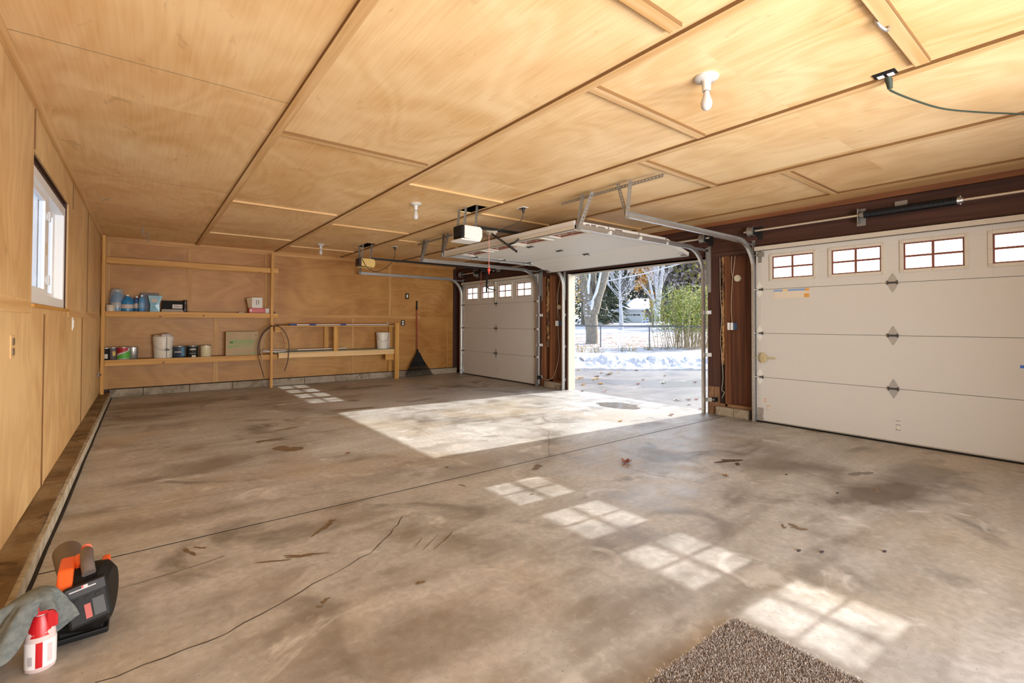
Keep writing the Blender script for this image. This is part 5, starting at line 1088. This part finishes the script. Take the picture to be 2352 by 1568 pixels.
rs = random.Random(5)
for k in range(26):
    a, b = rs.gauss(1350, 6), rs.gauss(698, 12); q = C(a, b, D0-.40); r_ = rs.uniform(.03, .09)
    MB().lathe([(r_*.4, -r_*.5), (r_, 0), (r_*.4, r_*.5)], 8, tuple(q)).build('snow_clump', M_sn, bt_, smooth=True)
lf = MB()
for k in range(260):
    q = C(rs.gauss(1322, 7), rs.gauss(672, 14) if k % 2 else rs.gauss(640, 7), D0-.2+rs.uniform(-.6, .6)); a = Vector((rs.gauss(0, 1), rs.gauss(0, 1), rs.gauss(0, 1))).normalized()*.06; b = a.cross(Vector((rs.random(), rs.random(), 1))).normalized()*.05
    lf.add([q-a, q-b, q+a, q+b], [(0, 1, 2, 3)], rs.choice((0, 0, 1, 2)))
lf.build('leaf_cluster', [M_sn, mat('olive_leaf', (.20, .22, .10), .8), mat('yellow_leaf', (.70, .44, .10), .8)], bt_)

def branching(mb, p, dirv, length, rad, depth, rn, spread=.55, upb=.12, mats=2, kids=(2, 3)):
    n = 4; pts = [p]; dv = dirv.normalized(); q = p
    for i in range(n):
        dv = (dv+Vector((rn.gauss(0, .09), rn.gauss(0, .09), upb*.35+rn.gauss(0, .05)))).normalized(); q = q+dv*length/n; pts.append(q)
    mb.tube(pts, [rad*(1-.38*i/n) for i in range(n+1)], 6 if rad > .05 else 4, 0, caps=False)
    if depth <= 0: return
    for k in range(rn.randint(*kids)+1):
        t = rn.uniform(.35, 1.0); base = pts[min(n, int(t*n))]
        ax = Vector((rn.gauss(0, 1), rn.gauss(0, 1), rn.gauss(0, .35))).normalized(); nd = (dv+ax*spread+Vector((0, 0, upb))).normalized()
        branching(mb, base, nd, length*rn.uniform(.6, .82), max(rad*.56, .009), depth-1, rn, spread, upb, mats, kids)
def bare_tree(base, h, rad, seed, label, stems, m, name='tree', depth=4, group=None, spread=.55, twig=None):
    r = thing(name, tuple(base), label, 'tree', group); rn = random.Random(seed)
    for i, (dx_, ln, th) in enumerate(stems):
        mb = MB(); dv = Vector(dx_); branching(mb, Vector(base), dv, h*ln, rad*th, depth, rn, spread)
        mb.build('trunk' if i == 0 else 'stem', m, r, smooth=True)
    return r
gd = lambda d: gz(d)
# snow-laden vase-shaped tree in mid distance
D1 = 44.0; B1 = C(1426, 742, D1); B1.z = gz(D1)
vt = thing('tree', tuple(B1), 'bare vase-shaped tree with every branch outlined in snow', 'tree')
mb = MB(); mb.tube([B1, C(1427, 725, D1), C(1425, 700, D1), C(1424, 660, D1), C(1423, 600, D1), C(1424, 520, D1)], [.24, .17, .13, .10, .08, .05], 10); mb.build('trunk', M_snowb, vt, smooth=True)
rn = random.Random(31)
for k in range(16):
    t = k/15; base = C(1425, 702-75*t, D1); az = rn.uniform(0, 2*PI); ln = (4.6-2.2*t)*rn.uniform(.8, 1.1)
    mb = MB(); branching(mb, base, Vector((math.cos(az)*.9, math.sin(az)*.9, .75+.5*t)), ln*.62, .042-.014*t, 2, rn, .42, .22)
    mb.build('branch', M_snowb, vt, smooth=True)
D2 = 40.0; B2 = C(1512, 742, D2); B2.z = gz(D2)
wt = thing('tree', tuple(B2), 'white multi-stemmed tree rising behind the green shrub', 'tree')
for pts, rr in (([(1510, 742), (1510, 715), (1513, 690), (1517, 655), (1522, 620), (1527, 560)], [.26, .2, .17, .15, .13, .1]), ([(1508, 742), (1504, 705), (1498, 675), (1492, 645), (1488, 632)], [.16, .13, .1, .08, .05]), ([(1512, 715), (1510, 680), (1509, 640), (1512, 600), (1511, 560)], [.14, .12, .10, .09, .08]), ([(1510, 690), (1506, 650), (1504, 600)], [.1, .09, .08]), ([(1500, 690), (1484, 665), (1465, 645)], [.06, .05, .03])):
    MB().tube(smoothpts([C(a, b, D2) for a, b in pts], 3), [rr[0]+(rr[-1]-rr[0])*i/((len(pts)-1)*3) for i in range((len(pts)-1)*3+1)], 9).build('stem', M_snowb, wt, smooth=True)
rn = random.Random(77)
for k in range(14):
    base = C(1512+rn.uniform(-8, 10), rn.uniform(625, 690), D2); mb = MB(); az = rn.uniform(0, 2*PI)
    branching(mb, base, Vector((math.cos(az), math.sin(az), .6)), 1.3, .03, 2, rn, .5, .2); mb.build('branch', M_snowb, wt, smooth=True)

def leaf_cloud(mb, pts_fn, n, size, rn, nm):
    for k in range(n):
        q = pts_fn(); a = Vector((rn.gauss(0, 1), rn.gauss(0, 1), rn.gauss(0, 1))).normalized()*size*rn.uniform(.6, 1.3); b = a.cross(Vector((rn.gauss(0, 1), rn.gauss(0, 1), rn.gauss(0, 1)))).normalized()*size*.7
        mb.add([q-a, q-b, q+a, q+b], [(0, 1, 2, 3)], rn.randrange(nm))
# orange maple between the snow tree and the white stems
D3 = 52.0; B3 = C(1500, 741, D3); B3.z = gz(D3)
om = thing('tree', tuple(B3), 'tree holding bright orange leaves above the snowy roof', 'tree'); rn = random.Random(8)
MB().tube([B3, C(1494, 690, D3), C(1488, 640, D3), C(1470, 560, D3)], [.13, .11, .10, .08], 8).build('trunk', M_bark, om, smooth=True)
lf = MB()
for cx_, cy_, rx_, ry_, n_ in ((1465, 618, 20, 12, 900), (1487, 632, 16, 14, 700), (1474, 648, 10, 12, 350), (1497, 612, 14, 10, 400), (1462, 662, 4, 6, 90), (1494, 672, 5, 6, 110), (1500, 695, 7, 12, 240), (1440, 606, 14, 8, 300), (1478, 590, 30, 14, 900)):
    leaf_cloud(lf, lambda: C(rn.gauss(cx_, rx_*.5), rn.gauss(cy_, ry_*.5), D3+rn.gauss(0, 1.0)), n_, .13, rn, 4)
lf.build('foliage', [mat('maple_orange', (.60, .29, .06), .8), mat('maple_yellow', (.68, .43, .13), .8), mat('maple_brown', (.36, .15, .04), .8), mat('maple_gold', (.55, .35, .10), .8)], om)
# green-yellow shrub
D4 = 21.6; sh_c = Vector(yard(8.0, 21.9, gz(21.9)))
sb_ = thing('shrub', tuple(sh_c), 'tall green and yellow shrub by the driveway inside the right jamb', 'shrub'); rn = random.Random(14)
st_ = MB(); lf = MB()
for k in range(120):
    x0 = rn.gauss(0, .8); y0 = rn.gauss(0, .55); a = Vector(yard(8.15+x0*.72, 21.9+y0, gz(21.9)-.02)); top = Vector(yard(8.25+x0*1.0+rn.gauss(0, .2), 21.9+y0*1.3+rn.gauss(0, .3), rn.uniform(1.6, 3.0)))
    mid = a.lerp(top, .5)+Vector((rn.gauss(0, .07), rn.gauss(0, .07), 0)); pts = [a, mid, top]; st_.tube(pts, [.016, .012, .005], 4, caps=False)
    for q in range(78):
        t = rn.uniform(.16, 1.0)**.55; p0 = (a.lerp(mid, t*2) if t < .5 else mid.lerp(top, t*2-1))+Vector((rn.gauss(0, .17), rn.gauss(0, .17), rn.gauss(0, .10)))
        u_ = Vector((rn.gauss(0, 1), rn.gauss(0, 1), rn.gauss(0, .7))).normalized()*rn.uniform(.035, .06); v_ = u_.cross(Vector((rn.gauss(0, 1), rn.gauss(0, 1), rn.gauss(0, 1)))).normalized()*.024
        lf.add([p0-u_, p0-v_, p0+u_, p0+v_], [(0, 1, 2, 3)], rn.choice((0, 0, 1, 1, 2, 3)) if t > .35 else rn.choice((0, 3, 4)))
st_.build('stems', mat('tan_stem', (.42, .33, .20), .85), sb_)
lf.build('foliage', [mat('shrub_green', (.20, .28, .035), .6), mat('shrub_yellow_green', (.42, .43, .07), .6), mat('shrub_pale', (.52, .50, .2), .6), mat('shrub_dark', (.10, .15, .03), .6), M_sn], sb_)
for k in range(7):
    s_, d = [(3.1, 18.6), (3.3, 18.4), (4.5, 19.2), (4.9, 19.4), (5.7, 19.9), (6.6, 20.3), (2.7, 18.8)][k]; mb = MB(); rn = random.Random(k+40)
    for q in range(14):
        a = Vector(yard(s_+rn.gauss(0, .12), d+rn.gauss(0, .1), gz(d))); mb.tube([a, a+Vector((rn.gauss(0, .12), rn.gauss(0, .12), rn.uniform(.15, .42)))], [.010, .004], 4)
    tag(mb.build('grass_tuft', mat('dry_grass_%d' % (k % 3), [(.45, .33, .14), (.30, .26, .16), (.22, .19, .12)][k % 3], .9)), ['tan dry grass tuft left of the big tree, before the fence', 'grey-brown grass tuft just right of the tan one', 'dark grass tuft right of the first fence post', 'tan grass tuft leaning right of the first fence post', 'grey-brown tuft midway between the two fence posts', 'dark grass tuft near the second fence post', 'tan grass tuft nearest the left jamb'][k], 'grass')
# power line with snow
tag(MB().tube([C(1250, 668, 33), C(1317, 654, 33), C(1400, 644, 33), C(1480, 628, 33), C(1560, 606, 33), C(1700, 565, 33)], .045, 6).build('overhead_cable', mat('frosted_cable', (.62, .62, .64), .6), smooth=True), 'snow-covered overhead cable crossing the view of the yard', 'cable')
# neighbour's garage
DH = 72.0; hz = gz(DH)
hb = thing('house', yard(20, DH, hz), 'pale grey neighbouring garage with snowy hip roof and dark door windows', 'house')
def HX(px): return (px-1176)/1087.7*DH
def HZ(py): return CH+(741.5-py)/1087.7*DH
def hbox(mb, a, b, d0, d1, z0, z1, m=0):
    q = [yard(s_, d, z) for z in (z0, z1) for d in (d0, d1) for s_ in (a, b)]; mb.add(q, [(0, 2, 3, 1), (4, 5, 7, 6), (0, 1, 5, 4), (2, 6, 7, 3), (0, 4, 6, 2), (1, 3, 7, 5)], m); return mb
M_sid = mat('pale_siding', (.60, .64, .66), .6); M_sid2 = mat('cream_siding', (.52, .52, .46), .6)
hbox(MB(), HX(1432), HX(1481.5), DH, DH+7, hz-.3, HZ(708)).build('wall', M_sid, hb); hbox(MB(), HX(1407), HX(1440), DH+1, DH+6, hz-.3, HZ(716)).build('side_wing_wall', M_sid2, hb)
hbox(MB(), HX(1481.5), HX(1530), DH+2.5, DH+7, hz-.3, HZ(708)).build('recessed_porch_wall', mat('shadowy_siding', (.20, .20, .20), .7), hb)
hbox(MB(), HX(1434), HX(1473), DH-.05, DH, hz-.1, HZ(713)).build('garage_door', mat('house_door', (.55, .60, .62), .5), hb)
for a, b in ((1435, 1442), (1444, 1446.5), (1448.5, 1451), (1453, 1460.5), (1462.5, 1470)): hbox(MB(), HX(a), HX(b), DH-.08, DH-.05, HZ(723.5), HZ(721)).build('door_window', M_gap, hb)
hbox(MB(), HX(1475), HX(1476.5), DH-.12, DH, HZ(715), HZ(712.5)).build('wall_lamp', M_gap, hb)
hbox(MB(), HX(1433), HX(1434.2), DH-.3, DH-.1, hz-.1, HZ(724)).build('downspout', M_white, hb)
rz0, rz1 = HZ(708.5), HZ(690)
q = [yard(HX(1428), DH-.7, rz0), yard(HX(1534), DH-.7, rz0), yard(HX(1534), DH+9, rz0), yard(HX(1428), DH+9, rz0), yard(HX(1474), DH+4.2, rz1+.6), yard(HX(1520), DH+4.2, rz1+.6)]
MB().add(q+[(a, b, c-.18) for a, b, c in q[:4]], [(0, 1, 5, 4), (1, 2, 5), (2, 3, 4, 5), (3, 0, 4), (0, 6, 7, 1), (1, 7, 8, 2), (2, 8, 9, 3), (3, 9, 6, 0), (9, 8, 7, 6)]).build('snowy_roof', M_sn, hb)
q = [yard(HX(1404), DH+.5, HZ(716)), yard(HX(1442), DH+.5, HZ(716)), yard(HX(1442), DH+6.5, HZ(716)), yard(HX(1404), DH+6.5, HZ(716)), yard(HX(1416), DH+3.5, HZ(709)), yard(HX(1442), DH+3.5, HZ(709))]
MB().add(q, [(0, 1, 5, 4), (1, 2, 5), (2, 3, 4, 5), (3, 0, 4), (3, 2, 1, 0)]).build('side_wing_roof', M_sn, hb)
ff = thing('fence', yard(14.5, 66, gz(66)), 'distant pale metal fence left of the neighbouring garage', 'fence')
M_ff = mat('pale_blue_fence', (.50, .54, .60), .5)
def FF(px, z): return Vector(yard((px-1176)/1087.7*66, 66, gz(66)+z))
MB().tube([FF(1370, 1.0), FF(1409, 1.0)], .05, 6).build('rail', M_ff, ff); MB().tube([FF(1370, .1), FF(1409, .1)], .04, 6).build('rail', M_ff, ff)
pk = MB()
for k in range(56): pk.tube([FF(1370+k*.7, 0), FF(1370+k*.7, 1.05)], .016, 4)
pk.build('pickets', M_ff, ff)
lumpy('round_bush', yard(13.1, 65.0, gz(65)+.45), (.36, .36, .55), mat('twiggy_tan', (.28, .24, .20), .95, col2=(.40, .36, .32), scale=30), 'small round tan bush before the distant pale fence', 'bush', 12)
# yard sign
DS = 38.0; sg_ = thing('yard_sign', tuple(C(1484, 742, DS)), 'tilted blue and white yard sign on the snow', 'sign')
cS = C(1484, 740, DS); M_sb = P_('sign_blue', (.03, .09, .28))
def SP(px, py, dd=0): return C(px, py, DS+dd)
def quad(nm, pts, m, dd): a = [SP(x, y, dd) for x, y in pts]; b = [SP(x, y, dd+.03) for x, y in pts]; return MB().add(a+b, [(0, 1, 2, 3), (7, 6, 5, 4), (0, 4, 5, 1), (1, 5, 6, 2), (2, 6, 7, 3), (3, 7, 4, 0)]).build(nm, m, sg_)
quad('sign_board', [(1475.5, 730), (1489, 728), (1490.5, 740), (1477.5, 742)], M_white, .04); quad('blue_field', [(1477, 731), (1488.5, 729.2), (1489, 734.8), (1477.8, 736)], M_sb, 0); quad('blue_field', [(1477.9, 738), (1489.3, 736.8), (1489.7, 739.6), (1478.2, 741.3)], M_sb, 0)
for p_ in ([(1478.3, 731.4), (1480.3, 731.1), (1480.5, 732.8), (1478.5, 733)], [(1481.2, 731.2), (1484.2, 730.8), (1484.4, 733.9), (1481.4, 734.2)], [(1485.2, 730.6), (1487.2, 730.3), (1487.4, 732.2), (1485.4, 732.5)], [(1481, 739), (1485, 738.4), (1485.1, 739.5), (1481.1, 740)]): quad('white_print', p_, M_white, -.04)
for a in (1479, 1488): MB().tube([SP(a, 741, .05), SP(a+.3, 745.5, .05)], .012, 5).build('stake', M_galvd, sg_)

# woods beyond: evergreens and leafless trees, each its own tree
def conifer(s_, d, h, wd, seed, label, cols):
    b = Vector(yard(s_, d, gz(d)-.2)); r = thing('evergreen_tree', tuple(b), label, 'tree', 'dark trees behind the yard'); rn = random.Random(seed)
    MB().tube([b, b+Vector((0, 0, h*.9))], [.28, .05], 8).build('trunk', M_bark, r)
    mb = MB()
    for k in range(1500):
        t = rn.random()**.8; z = h*(.03+.95*t); rr = wd*(1-t)**.75*rn.uniform(.45, 1.05)+.1; a = rn.uniform(0, 2*PI); p0 = b+Vector((rr*math.cos(a), rr*math.sin(a), z)); o = Vector((math.cos(a), math.sin(a), -.35))*rn.uniform(.4, .75); v_ = Vector((-math.sin(a), math.cos(a), 0))*rn.uniform(.15, .32)
        mb.add([p0-o*.5-v_*.6, p0+o-v_*.1, p0+o+v_*.1, p0-o*.5+v_*.6, p0+Vector((0, 0, .12))], [(0, 1, 4), (1, 2, 4), (2, 3, 4), (3, 0, 4)], rn.choices(range(len(cols)), [6, 4, 1][:len(cols)])[0])
    mb.build('needles', cols, r); return r
G1, G2 = mat('evergreen_dark', (.045, .065, .035), .9), mat('evergreen_olive', (.11, .12, .06), .9)
CN = [(9.0, 60, 13, 3.4), (12.3, 63, 12, 3.2), (15.4, 84, 20, 4.2), (19.0, 88, 22, 4.6), (23.0, 90, 20, 4.2), (27.5, 92, 23, 4.8), (31.5, 88, 20, 4.4), (7.0, 70, 16, 4.0), (35.5, 92, 22, 4.8)]
side = ['evergreen left of the massive forked tree, behind its trunk', 'dark olive evergreen just right of the massive trunk', 'tall evergreen behind the distant pale fence', 'tall evergreen behind the vase-shaped tree', 'evergreen behind the peak of the snowy roof', 'evergreen behind the orange-leaved tree', 'evergreen behind the white multi-stemmed tree', 'evergreen furthest left, against the left jamb', 'evergreen furthest right, behind the green shrub']
for k, (s_, d, h, wd) in enumerate(CN): conifer(s_, d, h, wd, 100+k, side[k], [G1, G2, M_sn])
def scrub(s_, d, h, wd, seed, label, cols, n=3000, size=.26):
    b = Vector(yard(s_, d, gz(d)-.1)); r = thing('woodland_tree', tuple(b), label, 'tree', 'twiggy trees behind the yard'); rn = random.Random(seed)
    mb = MB()
    for k in range(3): branching(mb, b+Vector((rn.gauss(0, .3), rn.gauss(0, .3), 0)), Vector((rn.gauss(0, .25), rn.gauss(0, .25), 1)), h*.45, .14, 3, rn, .5, .15, kids=(2, 4))
    mb.build('branches', M_twig, r); mb = MB()
    leaf_cloud(mb, lambda: b+Vector((rn.gauss(0, wd*.45), rn.gauss(0, wd*.45), h*(.08+.9*rn.random()))), n, size, rn, len(cols)); mb.build('foliage', cols, r)
TW = [mat('twig_grey', (.24, .21, .20), .95), mat('twig_brown', (.17, .13, .11), .95), mat('twig_mauve', (.33, .29, .29), .95)]
YL = [mat('autumn_gold', (.55, .40, .08), .9), mat('autumn_olive', (.30, .28, .07), .9), mat('twig_grey', (0, 0, 0)), mat('twig_brown', (0, 0, 0))]
for k, (s_, d, h, wd, c, lb) in enumerate([(15.0, 90, 15, 4.5, TW, 'grey twiggy tree right of the massive forked tree'), (20.0, 91, 16, 4.5, TW, 'grey twiggy tree behind the top of the vase-shaped tree'), (25.3, 91, 17, 4.6, TW, 'grey twiggy tree right of the vase-shaped tree'), (30.5, 90, 15, 4.2, TW, 'mauve-grey thicket over the right end of the snowy roof'),
        (22.2, 60, 13, 3.4, YL+[TW[2]], 'tree with sparse golden leaves right of the white stems'), (19.6, 57, 8, 2.6, TW+[YL[1]], 'snowy thicket right of the neighbouring garage'), (23.5, 58, 12, 3.2, YL, 'golden-leaved tree at the upper right of the opening'), (21.5, 48, 6, 2.6, TW+[YL[0]], 'frosted brush right behind the green shrub')]):
    scrub(s_, d, h, wd, 300+k, lb, c)

# ---- labels, caps and grips belong to the part they sit on
SUB = {'jug_body': ('paper_label', 'cap', 'handle'), 'bottle_body': ('paper_label', 'cap'), 'can_body': ('paper_label', 'yellow_label', 'label_line', 'blue_panel', 'red_label', 'green_label', 'rim'),
       'box_body': ('paper_label', 'barcode', 'printed_mark', 'white_logo', 'printed_line'), 'carton_body': ('printed_lettering', 'printed_swoosh', 'printed_small_text', 'printed_stamp'),
       'battery_pack': ('battery_top_label', 'silver_logo', 'red_logo_spot', 'red_side_label', 'printed_panel', 'moulded_rib'), 'motor_housing': ('vent_slot', 'light_lens', 'white_base'),
       'pole_tube': ('collar', 'pole_tip'), 'pouch_body': ('printed_label',), 'sign_board': ('blue_field', 'white_print'), 'lampholder': ('screw_collar', 'bulb'), 'cover_plate': ('socket', 'switch_toggle'),
       'wall': ('garage_door', 'wall_lamp', 'downspout'), 'wire_handle': ('handle_grip',), 'rail': ('bolt',), 'spring': ('winding_cone',), 'release_cord': ('release_handle',)}
import re
base = lambda o: re.sub(r'\.\d+$', '', o.name)
for root in [o for o in COL.objects if o.parent is None]:
    kids = list(root.children)
    for body, names in SUB.items():
        bo = [k for k in kids if base(k) == body]
        if not bo: continue
        for k in kids:
            if base(k) in names: k.parent = bo[0]
for hb_ in [o for o in COL.objects if base(o) == 'garage_door']:
    pass
